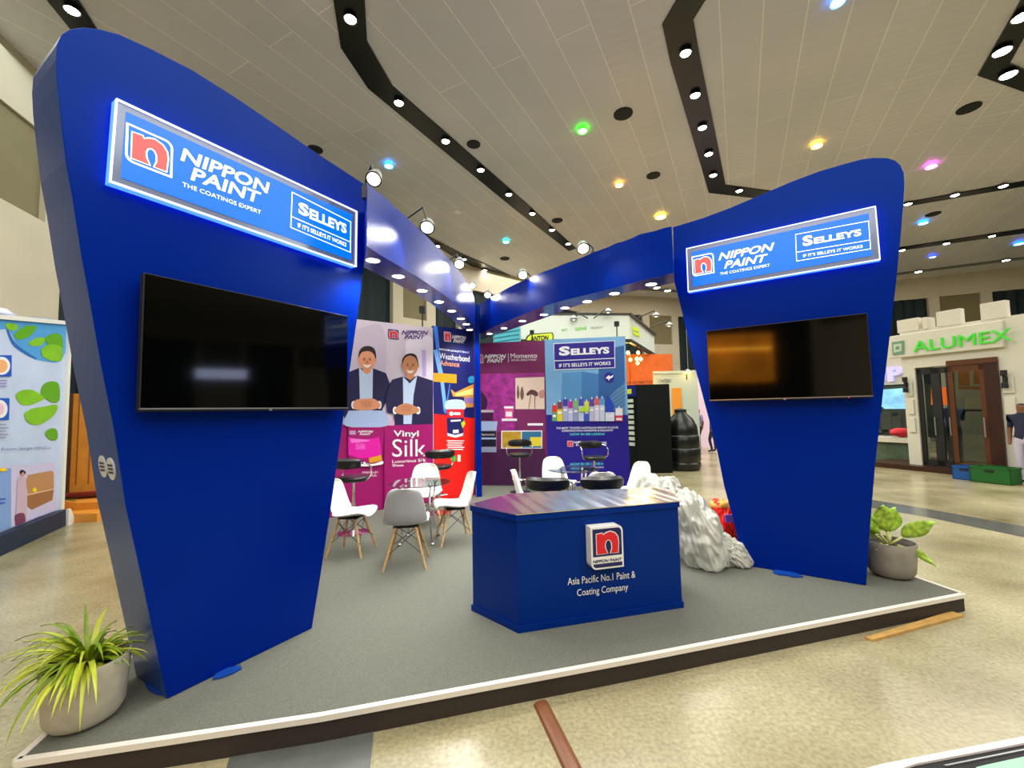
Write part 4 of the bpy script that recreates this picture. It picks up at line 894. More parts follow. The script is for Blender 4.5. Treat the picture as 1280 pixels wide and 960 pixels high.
s2 = make_stool('black bar stool close behind the counter, left one of two', .62, (.37, 4.6, S), R_(78))
dup(s2, (.90, 4.6, S), R_(96), 'black bar stool close behind the counter, right one of two')
for o_ in ((1, 1),): pass

# ---- plastic wrapping, red bag, yellow bag
FILM = mat('milky_plastic_film', (226, 227, 216), .3, var=.05, scale=9, bump=.5, spec=.6, trans=.35)
def blob(name, mtl, c_, rad, seed, amp=.28, zmin=None, fold=5.0, lean=None, sub=6):
    bm = bmesh.new(); bmesh.ops.create_icosphere(bm, subdivisions=sub, radius=1)
    for v in bm.verts:
        d = v.co.normalized(); n = noise.noise(d*1.6+Vector((seed, 0, 0)))*amp; e_ = Vector((d.x*fold, d.y*fold, d.z*fold*.45)); r = 1-abs(noise.noise(e_*1.7+Vector((0, seed, 3))))*amp*.85; q = -abs(noise.noise(e_*1.5+Vector((seed, seed, 0))))*.10-abs(noise.noise(d*fold*1.6+Vector((seed, 2, 0))))*.035
        v.co = Vector((d.x*rad[0], d.y*rad[1], d.z*rad[2]))*(r+n+q)
        if lean: v.co.x += lean*(v.co.z)
        v.co += Vector(c_)
        if zmin is not None and v.co.z < zmin: v.co.z = zmin+.02*abs(noise.noise(d*4)); 
    me = bpy.data.meshes.new(name); bm.to_mesh(me); bm.free(); me.materials.append(mtl); me.polygons.foreach_set('use_smooth', [True]*len(me.polygons))
    o = bpy.data.objects.new(name, me); COL.objects.link(o); return o
b1 = thing('plastic_wrapped_bundle', 'heap wrapped in crumpled milky plastic between counter and right tower', 'bundle', (1.85, 4.45, S))
o = blob('plastic_wrap', FILM, (0, 0, .27), (.30, .32, .44), 3.1, .3, 0, 3.2, -.25); o.parent = b1
o = blob('loose_film_end', FILM, (.30, -.10, .12), (.17, .13, .20), 5.3, .35, 0, 3.5, -.5); o.parent = b1
b2 = tag(blob('plastic_covered_pack', FILM, (0, 0, .33), (.36, .34, .5), 9.2, .22, 0, 3.0), 'taller pack under white plastic film just behind the counter, right end', 'bundle'); b2.location = (1.72, 5.15, S)
rb = thing('shopping_bag', 'bright red carrier bag with yellow contents beside the right tower', 'bag', (2.42, 5.0, S))
RB = mat('red_plastic_bag', (240, 20, 8), .35, bump=.3, scale=10)
o = blob('bag_body', RB, (0, 0, .22), (.25, .18, .30), 1.7, .2, 0, 3); o.parent = rb
o = blob('yellow_contents', mat('yellow_contents', (225, 170, 70), .6), (-.04, 0, .44), (.15, .12, .07), 4.4, .25, None, 3, None, 3); o.parent = rb
o = B().prism([(-.10, .3), (-.02, .3), (-.02, .38), (-.10, .38)], -.215, -.195).build('violet_label', mat('violet_label', (120, 90, 190), .4), rb)
tag(blob('paper_sack', mat('tan_paper', (190, 160, 70), .7), (0, 0, .25), (.16, .16, .32), 7.7, .15, 0, 3, None, 3), 'tan paper sack between the far white chair and the plastic pack', 'sack').location = (2.02, 6.9, S)

# ---- potted plants
POT = mat('pale_concrete_pot', (176, 170, 152), .7, var=.1, scale=14, bump=.15); SOIL = mat('potting_soil', (50, 38, 28), .9, bump=.5, scale=40)
POT2 = mat('grey_concrete_pot', (142, 138, 126), .65, var=.12, scale=14, bump=.15)
LEAF = mat('lime_leaf', (122, 150, 16), .42, var=.25, scale=9); LEAF2 = mat('variegated_leaf', (158, 196, 62), .4, var=.45, scale=26)
def pot(t, r, h, m):
    B().lathe([(0, 0), (r*.62, 0), (r*.63, .012), (r*.79, .02), (r*.90, h*.18), (r*.93, h*.4), (r*.98, h*.75), (r, h-.008), (r*.985, h), (r*.93, h), (r*.9, h*.8)], n=48).build('pot', m, t, smooth=True)
    B().lathe([(r*.91, h*.86), (0, h*.9)], n=32).build('soil', SOIL, t)
p1 = thing('potted_plant', 'spider plant with long lime leaves in a pale pot at the left platform corner', 'plant', (-2.27, 2.34, S), 0)
pot(p1, .178, .31, POT)
rnd = random.Random(4); lf = B()
for k in range(120):
    a = rnd.uniform(0, 2*math.pi); L = rnd.uniform(.24, .46); up = rnd.uniform(.45, 1.52); L *= .62 if -.5 < (a if a < 3.6 else a-2*math.pi) < 2.0 else 1; w0 = rnd.uniform(.007, .0115); base = Vector((math.cos(a)*.03, math.sin(a)*.03, .27)); vs = []; n = 9
    dirv = Vector((math.cos(a), math.sin(a), 0)); sd = Vector((-math.sin(a), math.cos(a), 0)); P = base.copy(); el = up
    for i in range(n):
        t_ = i/(n-1); wd = w0*(1.15*math.sin(math.pi*min(1, .25+t_*.75))+.02)
        vs += [P-sd*wd+Vector((0, 0, .004)), P, P+sd*wd+Vector((0, 0, .004))]
        P = P+(dirv*math.cos(el)+Vector((0, 0, math.sin(el))))*(L/(n-1)); el -= rnd.uniform(.12, .34)
    lf.add(vs, [f for i in range(n-1) for f in ((3*i, 3*i+1, 3*i+4, 3*i+3), (3*i+1, 3*i+2, 3*i+5, 3*i+4))], rnd.choice((0, 0, 1, 1)))
lf.build('foliage', [LEAF, mat('yellow_green_leaf', (180, 190, 52), .42, var=.2, scale=9)], p1, smooth='all')
p2 = thing('potted_plant', 'broad-leaved speckled plant in a grey pot at the right platform corner', 'plant', (3.45, 4.03, S), 0)
pot(p2, .195, .31, POT2)
STEM = mat('cream_stem', (200, 205, 130), .5)
fr_, rt_ = Vector((-.64, -.76, 0)), Vector((.76, -.64, 0))
rtc = Vector((.92, -.2, 0)).normalized()
def bleaf(ax, L, W, tilt, curve, roll=0, base=(0, 0, .27), st=.12):
    t_ = thing  # broad leaf: stalk plus blade
    d = (rtc*math.cos(ax)+Vector((0, 0, 1))*math.sin(ax)); out = Vector((-.2, -.95, 0)).normalized(); d = (d+out*tilt).normalized()
    s_ = d.cross(out).normalized(); nn = s_.cross(d)
    P0 = Vector(base); P1 = P0+d*st; b = B(); b.tube([P0, P1], .010, 8, 1); n = 12; vs = []
    for i in range(n):
        t = i/(n-1); w_ = W*math.sin(math.pi*t**.8)**.85 if 0 < t < 1 else .002
        q = P1+d*(L*t)-Vector((0, 0, 1))*(curve*t*t*L)+out*(.12*t*t*L)
        for u in (-1, -.5, 0, .5, 1): vs.append(q+s_*(w_*u)+nn*(-.18*W*abs(u)+.01*math.sin(9*t+u*3)))
    b.add(vs, [(5*i+j, 5*i+j+1, 5*i+j+6, 5*i+j+5) for i in range(n-1) for j in range(4)], 0)
    o = b.build('leaf', [LEAF2, STEM], p2, smooth='all'); s = o.modifiers.new('t', 'SOLIDIFY'); s.thickness = .002; return o
bleaf(R_(98), .27, .10, .1, .05); bleaf(R_(74), .25, .085, -.2, .05); bleaf(R_(127), .33, .07, .1, .12); bleaf(R_(140), .26, .055, -.2, .2); bleaf(R_(38), .30, .075, .1, .1, st=.13); bleaf(R_(-12), .16, .035, .9, .5, st=.08, base=(.03, -.05, .28)); bleaf(R_(178), .13, .03, .6, .2, st=.06)

# ---- things on the hall floor in front
q0, q1 = atZ(676, 880, 0), atZ(716, 962, 0); d = (q1-q0); 
cc = tag(B().box((0, 0, 0), (.01, .01, .01)).build('cable_cover', mat('brown_cable_cover', (120, 74, 46), .35)), 'brown half-round cable cover on the floor leading away from the platform', 'cable cover')
me = B(); L = 1.3; dn = d.normalized(); sd = Vector((-dn.y, dn.x, 0)); vs = []; ring = [(-.045, 0), (-.036, .012), (-.018, .02), (.018, .02), (.036, .012), (.045, 0)]
for P in (Vector((0, 0, 0)), dn*L): vs += [P+sd*a+Vector((0, 0, h)) for a, h in ring]
me.add(vs, [(i, i+1, i+7, i+6) for i in range(5)]+[(0, 1, 2, 3, 4, 5), (6, 7, 8, 9, 10, 11), (0, 5, 11, 6)]); tmp = me.build('cable_cover', MATS['brown_cable_cover']); cc.data = tmp.data; bpy.data.objects.remove(tmp); cc.location = (q0.x, q0.y, .002)
pk = [atZ(*p, 0) for p in ((1073, 795), (1082, 798), (1195, 768), (1180, 763))]
tag(B().slab([(p.x-pk[0].x, p.y-pk[0].y) for p in pk], 0, .018).build('wooden_plank', mat('raw_plank', (190, 150, 80), .6, var=.15, scale=12), loc=(pk[0].x+.01, pk[0].y-.05, .001)), 'thin raw wooden plank on the floor against the platform front', 'plank')
# shallow metal track in the near right corner
E1 = [(1060, 972), (1104, 960), (1280, 925.5), (1400, 902)]; E2 = [(1110, 972), (1145, 960), (1280, 934), (1400, 911)]; E3 = [(1220, 963), (1232, 960), (1280, 949.5), (1400, 924)]; E4 = [(1300, 1100), (1400, 1100)]
ft = thing('floor_track', 'metal edged floor track with greenish glass strip at the near right corner', 'track', atZ(1280, 934, 0))
oo = ft.location.copy()
def strip(n, a, b_, m, z0_, z1_): P = [atZ(*p, 0) for p in a]+[atZ(*p, 0) for p in b_[::-1]]; B().slab([(p.x-oo.x, p.y-oo.y) for p in P], z0_, z1_).build(n, m, ft)
strip('white_edge', E1, E2, mat('white_metal_edge', (225, 215, 215), .3), .001, .02); strip('dark_channel', E2, E3, BLACKM, .001, .010)
strip('bright_line', [(1180, 960.5), (1280, 940), (1400, 917)], [(1184, 961.5), (1280, 942), (1400, 919)], STEEL, .01, .016); strip('glass_strip', E3, E4, mat('mint_glass', (120, 180, 150), .1), .001, .014)

# ================================================================ NEIGHBOURS
def person(label, loc, rz, shirt, trousers, skin=(120, 80, 58), hair=(20, 16, 14), h=1.7, arms=((.0, .0), (.0, .0)), group=None, step=.0):
    t = thing('person', label, 'person', loc, rz, group)
    k = h/1.7
    J = {'pel': (0, 0, .92), 'sp': (0, 0, 1.12), 'ch': (0, 0, 1.32), 'nk': (0, .0, 1.45), 'hd': (.01, 0, 1.58), 'tp': (.0, 0, 1.67),
         'lh': (0, .09, .88), 'lk': (.02+step, .10, .49), 'la': (-.02+step*.6, .10, .08), 'lt': (.13+step*.6, .11, .03), 'rh': (0, -.09, .88), 'rk': (.02-step, -.10, .49), 'ra': (-.02-step*.8, -.10, .08), 'rt': (.13-step*.8, -.11, .03),
         'ls': (0, .18, 1.38), 'le': (-.01+arms[0][0]*.5, .23, 1.12), 'lw': (.03+arms[0][0], .22, .88+arms[0][1]), 'lf': (.06+arms[0][0], .21, .80+arms[0][1]), 'rs': (0, -.18, 1.38), 're': (-.01+arms[1][0]*.5, -.23, 1.12), 'rw': (.03+arms[1][0], -.22, .88+arms[1][1]), 'rf': (.06+arms[1][0], -.21, .80+arms[1][1])}
    Rr = {'pel': .135, 'sp': .125, 'ch': .145, 'nk': .055, 'hd': .095, 'tp': .075, 'lh': .09, 'lk': .06, 'la': .045, 'lt': .03, 'rh': .09, 'rk': .06, 'ra': .045, 'rt': .03, 'ls': .065, 'le': .045, 'lw': .032, 'lf': .028, 'rs': .065, 're': .045, 'rw': .032, 'rf': .028}
    E_ = [('pel', 'sp'), ('sp', 'ch'), ('ch', 'nk'), ('nk', 'hd'), ('hd', 'tp'), ('pel', 'lh'), ('lh', 'lk'), ('lk', 'la'), ('la', 'lt'), ('pel', 'rh'), ('rh', 'rk'), ('rk', 'ra'), ('ra', 'rt'), ('ch', 'ls'), ('ls', 'le'), ('le', 'lw'), ('lw', 'lf'), ('ch', 'rs'), ('rs', 're'), ('re', 'rw'), ('rw', 'rf')]
    ks = list(J); me = bpy.data.meshes.new('body'); me.from_pydata([tuple(c_*k for c_ in J[q]) for q in ks], [(ks.index(a), ks.index(b_)) for a, b_ in E_], [])
    o = bpy.data.objects.new('tmp', me); COL.objects.link(o); m = o.modifiers.new('skin', 'SKIN')
    sv = me.skin_vertices[0].data
    for i, q in enumerate(ks): sv[i].radius = (Rr[q]*k*(.8 if q in ('pel', 'sp', 'ch') else 1), Rr[q]*k); 
    sv[0].use_root = True
    s = o.modifiers.new('s', 'SUBSURF'); s.levels = 2; bpy.context.view_layer.update()
    m2 = bpy.data.meshes.new_from_object(o.evaluated_get(bpy.context.evaluated_depsgraph_get())); bpy.data.objects.remove(o)
    for mm in (mat('skin_%d' % skin[0], skin, .5), mat('cloth_%d_%d_%d' % shirt, shirt, .8), mat('cloth_%d_%d_%d' % trousers, trousers, .8), mat('dark_shoes', (22, 20, 20), .5), mat('dark_hair', hair, .7)): m2.materials.append(mm)
    for p in m2.polygons:
        c_ = p.center/k
        armd = abs(c_.y) > .165
        if c_.z > 1.47: p.material_index = 4 if (c_.z > 1.625 or c_.x < -.03) else 0
        elif armd and c_.z < 1.16 and c_.z > .7: p.material_index = 0
        elif c_.z > .95: p.material_index = 1
        elif c_.z > .09: p.material_index = 2
        else: p.material_index = 3
        p.use_smooth = True
    bo = bpy.data.objects.new('body', m2); COL.objects.link(bo); bo.parent = t
    return t

# ---- aluminium shop booth on the right
FA = Frame((10.13, 12.03, 0), -70.3)
SHOPW = mat('cream_shopfront', (208, 206, 190), .55, var=.03, scale=3); BRNW = mat('dark_brown_wood', (54, 28, 16), .35, var=.15, scale=6); AMB = mat('amber_wood', (88, 46, 12), .4, var=.15, scale=6)
sh = fthing('shop_booth', 'cream shopfront booth with ALUMEX lettering and brown glass doors', 'booth', FA)
def R4(px): return [FA.loc(*p) for p in px]
xl, _ = FA.loc(1131, 500); xr = FA.loc(1300, 500)[0]
dL = FA.loc(1148, 520)[0]; dR = FA.loc(1254, 520)[0]; dT = 2.62
zs_top = FA.loc(1190, 405.5)[1]
b = B()
b.prism([(xl, .12), (dL, .12), (dL, zs_top), (xl, zs_top)], 0, .35); b.prism([(dR, .12), (xr, .12), (xr, zs_top), (dR, zs_top)], 0, .35); b.prism([(dL, dT), (dR, dT), (dR, zs_top), (dL, zs_top)], 0, .35)
b.build('front_wall', SHOPW, sh)
zb0 = FA.loc(1140, 446)[1]; zb1 = FA.loc(1140, 423)[1]
bevel(B().prism([(FA.loc(1118, 500)[0], zb0), (FA.loc(1264, 500)[0], zb0), (FA.loc(1264, 500)[0], zb1+.12), (FA.loc(1118, 500)[0], zb1+.12)], -.12, 0).build('name_board', SHOPW, sh), .02)
for (xa_, xb_, yt_, xc) in [(1125, 1152, 398, 1140), (1175, 1206, 387, 1190), (1231, 1264, 376, 1250)]:
    a_ = FA.loc(xa_, 450)[0]; b_ = FA.loc(xb_, 450)[0]; zt_ = FA.loc(xc, yt_)[1]; cr = B(); cr.prism([(a_, zs_top-.02), (b_, zs_top-.02), (b_, zt_), (a_, zt_)], -.02, .16); bevel(cr.build('crenellation', SHOPW, sh), .01)
cr = B(); cr.prism([(FA.loc(1158, 450)[0], zs_top-.02), (FA.loc(1164, 450)[0], zs_top-.02), (FA.loc(1164, 450)[0], zs_top+.28), (FA.loc(1158, 450)[0], zs_top+.28)], -.05, .3)
bevel(cr.build('crenellation', SHOPW, sh), .01)
GRN = mat('green_letters', (60, 190, 40), .4, emit=.35)
T9 = lambda x, y: (1140+x/9.143, 370+y/9.143)
text(sh, FA, 'ALUMEX', (25, 642), (1150, 505), (25, 522), GRN, -.13, T9, 0, 0, .04)
b = B(); P = R4([(1119, 428), (1134, 426), (1134, 442), (1120, 444)]); b.prism(P, -.15, -.12, 0); P = R4([(1121.5, 431), (1131.5, 429.5), (1131.5, 439), (1122, 441)]); b.prism(P, -.16, -.15, 1); b.prism(R4([(1124.5, 433.5), (1129, 433), (1129, 437), (1124.5, 437.5)]), -.17, -.16, 0)
b.build('square_emblem', [mat('emblem_green', (110, 150, 125), .4), mat('emblem_pale', (190, 205, 185), .4)], sh)
pl = B()
for (x0_, x1_, col) in [(1136.5, 1144.5, 0), (1258, 1272, 0)]:
    for k in range(3):
        a_ = FA.loc(x0_, 520)[0]; b_ = FA.loc(x1_, 520)[0]; z0_ = .95+.47*k; pl = B(); pl.prism([(a_, z0_), (b_, z0_), (b_, z0_+.38), (a_, z0_+.38)], -.05, 0); bevel(pl.build('raised_block', SHOPW, sh), .01)
for x_, y_ in ((1135, 481), (1259, 474)):
    lx, lz = FA.loc(x_, y_); b = B(); b.prism([(lx-.03, lz-.07), (lx+.03, lz-.07), (lx+.03, lz+.07), (lx-.03, lz+.07)], -.08, 0); b.lathe([(.055, -.2), (.055, -.09), (.03, -.07), (.03, .07), (.055, .09), (.055, .2)], (lx, -.12, lz), 12); b.build('wall_lantern', BLACKM, sh)
B().prism([(FA.loc(1085, 520)[0], 0), (xr+.5, 0), (xr+.5, .12), (FA.loc(1085, 520)[0], .12)], -.35, 2.2).build('booth_base', BRNW, sh)
# doors
def door(xa_, xb_, y0_, m, label=None, n=1, handle=True):
    b = B(); w_ = .09; z0_, z1_ = .13, dT-.03
    for (a_, b_) in ((xa_, xa_+w_), (xb_-w_, xb_)): b.prism([(a_, z0_), (b_, z0_), (b_, z1_), (a_, z1_)], y0_, y0_+.06)
    b.prism([(xa_, z0_), (xb_, z0_), (xb_, z0_+.14), (xa_, z0_+.14)], y0_, y0_+.06); b.prism([(xa_, z1_-.14), (xb_, z1_-.14), (xb_, z1_), (xa_, z1_)], y0_, y0_+.06)
    d_ = b.build('door', m, sh); B().prism([(xa_+w_, z0_+.14), (xb_-w_, z0_+.14), (xb_-w_, z1_-.14), (xa_+w_, z1_-.14)], y0_+.025, y0_+.035).build('door_glass', mat('shop_glass', (200, 205, 200), .03, trans=1.0), d_)
    if handle: b = B(); hx_ = xb_-w_*.5; b.tube([(hx_, y0_-.05, .9), (hx_, y0_-.05, 1.35)], .014, 8); b.build('handle', STEEL, d_)
dm = [FA.loc(x_, 520)[0] for x_ in (1148, 1171, 1190, 1236, 1254)]
door(dm[0], dm[1], .05, BLACKM); door(dm[1], dm[2], .05, BLACKM); door(dm[2], dm[3], -.04, AMB)
B().prism([(dm[3], .12), (dm[4], .12), (dm[4], dT), (dm[3], dT)], -.06, .3).build('door_side_panel', BRNW, sh)
B().prism([(dm[2], dT-.02), (dm[4], dT-.02), (dm[4], dT+.1), (dm[2], dT+.1)], -.08, .1).build('door_header', AMB, sh)
# interior
b = B(); b.prism([(dL-.3, .12), (xr+.6, .12), (xr+.6, 2.9), (dL-.3, 2.9)], 2.0, 2.05, 0)
def inbox(x0_, y0_, x1_, y1_, off, mi):
    P = [FA.loc(*p, off) for p in ((x0_, y1_), (x1_, y1_), (x1_, y0_), (x0_, y0_))]; b.prism(P, off, off+.04, mi)
inbox(1164, 484, 1187, 506, .8, 2); inbox(1198, 464, 1212, 482, .8, 1); inbox(1217, 463, 1233, 480, .8, 1); inbox(1206, 497, 1234, 511, .8, 3); inbox(1198, 483, 1234, 487, .8, 1); inbox(1204, 512, 1234, 514, .75, 4)
b.build('interior_display', [mat('interior_wall', (120, 124, 100), .6), mat('amber_board', (190, 130, 50), .5), mat('orange_poster', (250, 110, 40), .5, emit=.8), mat('cream_board', (205, 200, 160), .5), BLACKM], sh)
pA = FA.world((dL+dm[2])/2-.1, .95, .12); person('person in blue shirt seen through the dark glass door of the shopfront', pA, R_(60), (60, 80, 110), (38, 44, 48), arms=((.1, .2), (.25, .45)))
# neighbouring open stall with the big letter P
sn = fthing('market_stall', 'pale stall with glowing letter P seen between right tower and shopfront', 'stall', Frame(FA.world(-2.6, .8, 0), -70.3))
FN = Frame(FA.world(-2.6, .8, 0), -70.3)
a_ = FN.loc(1070, 500)[0]; b_ = FN.loc(1134, 500)[0]
z1_ = FN.loc(1110, 423)[1]; z0_ = FN.loc(1110, 481)[1]
B().prism([(a_, z0_), (b_, z0_), (b_, z1_), (a_, z1_)], 0, .15).build('fascia_board', SHOPW, sn)
text(sn, FN, 'P', (1111.5, 476), (1131, 474), (1112, 459), mat('lilac_lit_letters', (190, 185, 240), .4, emit=.55), -.01, bold=.05, extr=.08)
text(sn, FN, 'U', (1089, 479), (1108, 477), (1090, 461), mat('lilac_lit_letters', (190, 185, 240), .4, emit=.55), -.01, bold=.05, extr=.08)
B().prism([FN.loc(*p) for p in ((1104, 487), (1134, 485), (1134, 511), (1108, 511), (1103, 507))], -.08, -.02).build('picture_screen', mat('landscape_screen', (120, 180, 220), .4, emit=.9, var=.4, scale=2.5), sn)
b = B(); zc = FN.loc(1115, 553)[1]; zc2 = FN.loc(1115, 547)[1]
b.prism([(a_, 0), (b_, 0), (b_, zc), (a_, zc)], .1, .8, 0); b.prism([(a_, zc), (b_, zc), (b_, zc2), (a_, zc2)], .0, .9, 1); b.prism([(a_, zc2), (b_, zc2), (b_, z0_), (a_, z0_)], 1.2, 1.25, 2)
for k in range(4): b.box((a_+(b_-a_)*(.15+.22*k), .6, zc2+.35+.1*(k % 2)), (.35, .3, .5), 0, 3)
b.build('stall_counter', [mat('stall_dark_green', (70, 90, 70), .5, var=.3, scale=4), SHOPW, mat('stall_back', (46, 66, 52), .6, var=.3, scale=3), mat('stall_goods', (54, 62, 58), .4)], sn)
lx, lz = FN.loc(1121, 551); tag(blob('red_cloth', mat('red_cloth', (200, 30, 45), .7), (0, 0, 0), (.28, .2, .14), 2.2, .2, None, 3, None, 3), 'red cloth lying on the counter of the pale stall', 'cloth').location = FN.world(lx, .2, zc2+.15)
# crates
CG = mat('green_crate', (24, 96, 34), .45); CB = mat('blue_crate', (20, 80, 150), .45)
def crate(loc, rz, w_, d_, h_, m, label):
    t = thing('plastic_crate', label, 'crate', loc, rz, 'plastic crates by the shopfront'); b = B()
    b.box((0, 0, .01), (w_, d_, .02))
    for s_ in (1, -1): b.box((0, s_*(d_/2-.01), h_/2), (w_, .02, h_)); b.box((s_*(w_/2-.01), 0, h_/2), (.02, d_, h_)); b.box((0, s_*(d_/2), h_-.02), (w_+.03, .03, .03)); b.box((s_*(w_/2), 0, h_-.02), (.03, d_+.03, .03))
    b.build('crate_body', m, t); B().box((0, -d_/2-.012, h_*.75), (.14, .012, .035)).build('hand_hole', BLACKM, t); return t
p_ = atZ(1262, 606, 0); crate((p_.x, p_.y+.25, 0), R_(-70), .62, .42, .34, CG, 'green plastic crate on the floor before the shopfront')
p_ = atZ(1228, 601.5, 0); crate((p_.x, p_.y+.25, 0), R_(-70), .40, .42, .3, CB, 'blue plastic crate left of the green crate before the shopfront')
p_ = atZ(1279, 606, 0); person('person in navy top and light trousers at the right picture edge by the shopfront', (p_.x+.12, p_.y, 0), R_(190), (24, 28, 58), (190, 185, 205))

# ---- white stall with timber room, behind the booth
FS = Frame((1.0, 14.0, 0), 6)
STW = mat('white_fascia', (216, 226, 218), .45); DKS = mat('dark_roof_edge', (38, 40, 40), .5)
an = fthing('exhibition_stall', 'white roofed stall with green name plate and orange timber room behind the booth', 'stall', FS)
TA = lambda x, y: (590+x/4.741, 320+y/4.741)
tl_, tr_2, br_2, bl_2 = [FS.loc(*TA(*p)) for p in ((290, 440), (930, 348), (935, 490), (290, 570))]
zT = (FS.loc(*TA(930, 350))[1]); zBm = FS.loc(*TA(930, 492))[1]; xL_ = tl_[0]; xR_ = tr_2[0]
FS2 = Frame(FS.world(xR_, 0, 0), 62)
xe, ze = FS2.loc(*TA(1078, 445)); xe = abs(xe); ze2 = FS2.loc(*TA(1078, 565))[1]
# fascia: front and return
b = B(); b.prism([(xL_, zBm), (xR_, zBm), (xR_, zT), (xL_, zT)], 0, .15)
ex = Vector((math.cos(R_(56)), math.sin(R_(56)), 0))*xe
b.add([(xR_, 0, zBm), (xR_+ex.x, ex.y, zBm), (xR_+ex.x, ex.y, zT), (xR_, 0, zT), (xR_-.15, .05, zBm), (xR_+ex.x-.15, ex.y+.05, zBm), (xR_+ex.x-.15, ex.y+.05, zT), (xR_-.15, .05, zT)], [(0, 1, 2, 3), (4, 5, 6, 7), (0, 1, 5, 4), (3, 2, 6, 7), (1, 2, 6, 5), (0, 3, 7, 4)])
b.build('fascia', STW, an)
b = B(); b.prism([(xL_-.05, zT), (xR_+.02, zT), (xR_+.02, zT+.06), (xL_-.05, zT+.06)], -.04, .2); b.bar((xR_, 0, zT+.03), (xR_+ex.x, ex.y, zT+.03), .2, .06); b.prism([(xL_, zBm-.12), (xR_, zBm-.12), (xR_, zBm), (xL_, zBm)], .02, .15); b.bar((xR_, .02, zBm-.06), (xR_+ex.x, ex.y, zBm-.06), .12, .12)
b.bar((xR_+ex.x-.08, ex.y, 0), (xR_+ex.x-.08, ex.y, zBm), .14, .14)
b.build('dark_edging', DKS, an)
b = B(); P = [FS.loc(*TA(*p)) for p in ((315, 500), (325, 475), (345, 462), (475, 453), (483, 470), (478, 505))]; b.prism(P, -.03, 0, 0); P = [FS.loc(*TA(*p)) for p in ((322, 500), (332, 480), (350, 468), (470, 459), (477, 472), (472, 505))]; b.prism(P, -.04, -.03, 1)
b.build('name_plate', [BLACKM, mat('lime_plate', (195, 215, 40), .4, emit=.3)], an)
text(an, FS, 'ANTON', (345, 503), (455, 497), (345, 475), BLACKM, -.05, TA, .04, .2, .005)
text(an, FS, 'ART', (530, 445), (565, 443), (530, 432), mat('green_letters_small', (110, 210, 60), .4), -.01, TA, .02, 0, .003); text(an, FS, 'HARDWARE', (612, 443), (680, 436), (612, 424), MATS['green_letters_small'], -.01, TA, .02, 0, .003); text(an, FS, 'PREMIUM', (702, 434), (775, 428), (702, 420), mat('grey_letters_small', (150, 165, 160), .4), -.01, TA, 0, 0, .003)
b = B(); fsx = Frame(FS.world(xR_, 0, 0), 62)
FS3 = Frame(FS.world(xR_, 0, 0), 6+56)
for q_ in (((945, 415), (985, 432), (988, 452), (950, 440)), ((950, 445), (992, 462), (995, 480), (955, 466))):
    P = [FS3.loc(*TA(*p)) for p in q_]; b.add([(xR_+math.cos(R_(56))*p[0]+.02, math.sin(R_(56))*p[0]-.02, p[1]) for p in P], [(0, 1, 2, 3)])
b.build('lime_logo', MATS['lime_plate'], an)
# timber room under the fascia
TIM = mat('orange_lit_timber', (205, 98, 22), .5, var=.12, scale=5)
b = B(); zr = zBm-.12
b.add([(xR_-2.2, 3.0, 0), (xR_+ex.x+.3, 3.0, 0), (xR_+ex.x+.3, 3.0, zr), (xR_-2.2, 3.0, zr)], [(0, 1, 2, 3)]); b.add([(xR_+ex.x, ex.y, 0), (xR_+ex.x+.3, 3.0, 0), (xR_+ex.x+.3, 3.0, zr), (xR_+ex.x, ex.y, zr)], [(0, 1, 2, 3)])
for k in range(8): b.box((xR_-2+.45*k, 2.96, zr/2), (.04, .06, zr))
b.build('timber_wall', TIM, an)
B().box((xR_-.1, 1.2, .55), (2.6, .5, 1.1)).box((xR_+.3, .4, 1.4), (1.9, .06, .35)).build('low_partition', STW, an)
text(an, Frame(FS.world(0, .37, 0), 6), 'FOR INFORMATION', (778, 481.5), (809, 480), (778, 478), BLACKM, 0, bold=.01, extr=.002)
for k, (x_, y_) in enumerate([(785, 441), (797.5, 441), (796, 449), (788, 450), (801, 449), (797, 454)]):
    P = FS.world(0, 0, 0); p_ = atY(x_, y_, 15.2); t_ = thing('pendant_lamp', '%s small warm pendant bulb in the orange timber room' % ('leftmost and highest', 'middle and highest', 'middle', 'lower left', 'rightmost', 'lowest')[k], 'lamp', p_, 0, 'pendant bulbs in the timber room')
    B().tube([(0, 0, .06), (0, 0, max(.2, zr-p_.z))], .01, 6).build('cord', BLACKM, t_); B().lathe([(0, -.07), (.06, -.02), (.05, .04), (.02, .07)], n=12).build('bulb', bulb((255, 190, 90), 14), t_)
    if k in (0, 1, 4):
        l = bpy.data.lights.new('pendant_light', 'POINT'); l.energy = 45; l.color = (1, .55, .15); l.shadow_soft_size = .06; q = bpy.data.objects.new('pendant_light', l); COL.objects.link(q); q.parent = t_; q.location = (0, 0, -.15)
def boom(a, m_, e_, lab, Y=14):
    P = [atY(*p, Y) for p in (a, m_, e_)]; t_ = thing('boom_lamp', lab, 'lamp', P[0], 0, 'boom lamps on the white stall roof'); o_ = P[0]
    B().tube([p-o_ for p in P], .022, 8).build('arm', DKS, t_); d_ = P[2]-o_
    B().lathe([(.03, .1), (.13, 0), (.12, -.05)], d_, 14).build('lamp_head', STEEL, t_); B().lathe([(.115, -.03), (0, -.06)], d_, 14).build('lamp_lens', bulb((255, 250, 230), 6), t_)
boom((797.5, 397), (817.5, 388.5), (820, 394), 'boom lamp over the short side of the white stall, left of two', 14.3)
boom((813, 409), (833, 401.5), (836.5, 406), 'boom lamp over the short side of the white stall, right of two', 15.4)
boom((742, 398), (756, 387), (760, 389), 'bare boom arm over the long side of the white stall', 14)
boom((735, 398), (724, 392), (717, 398), 'low boom arm over the middle of the white stall', 14)
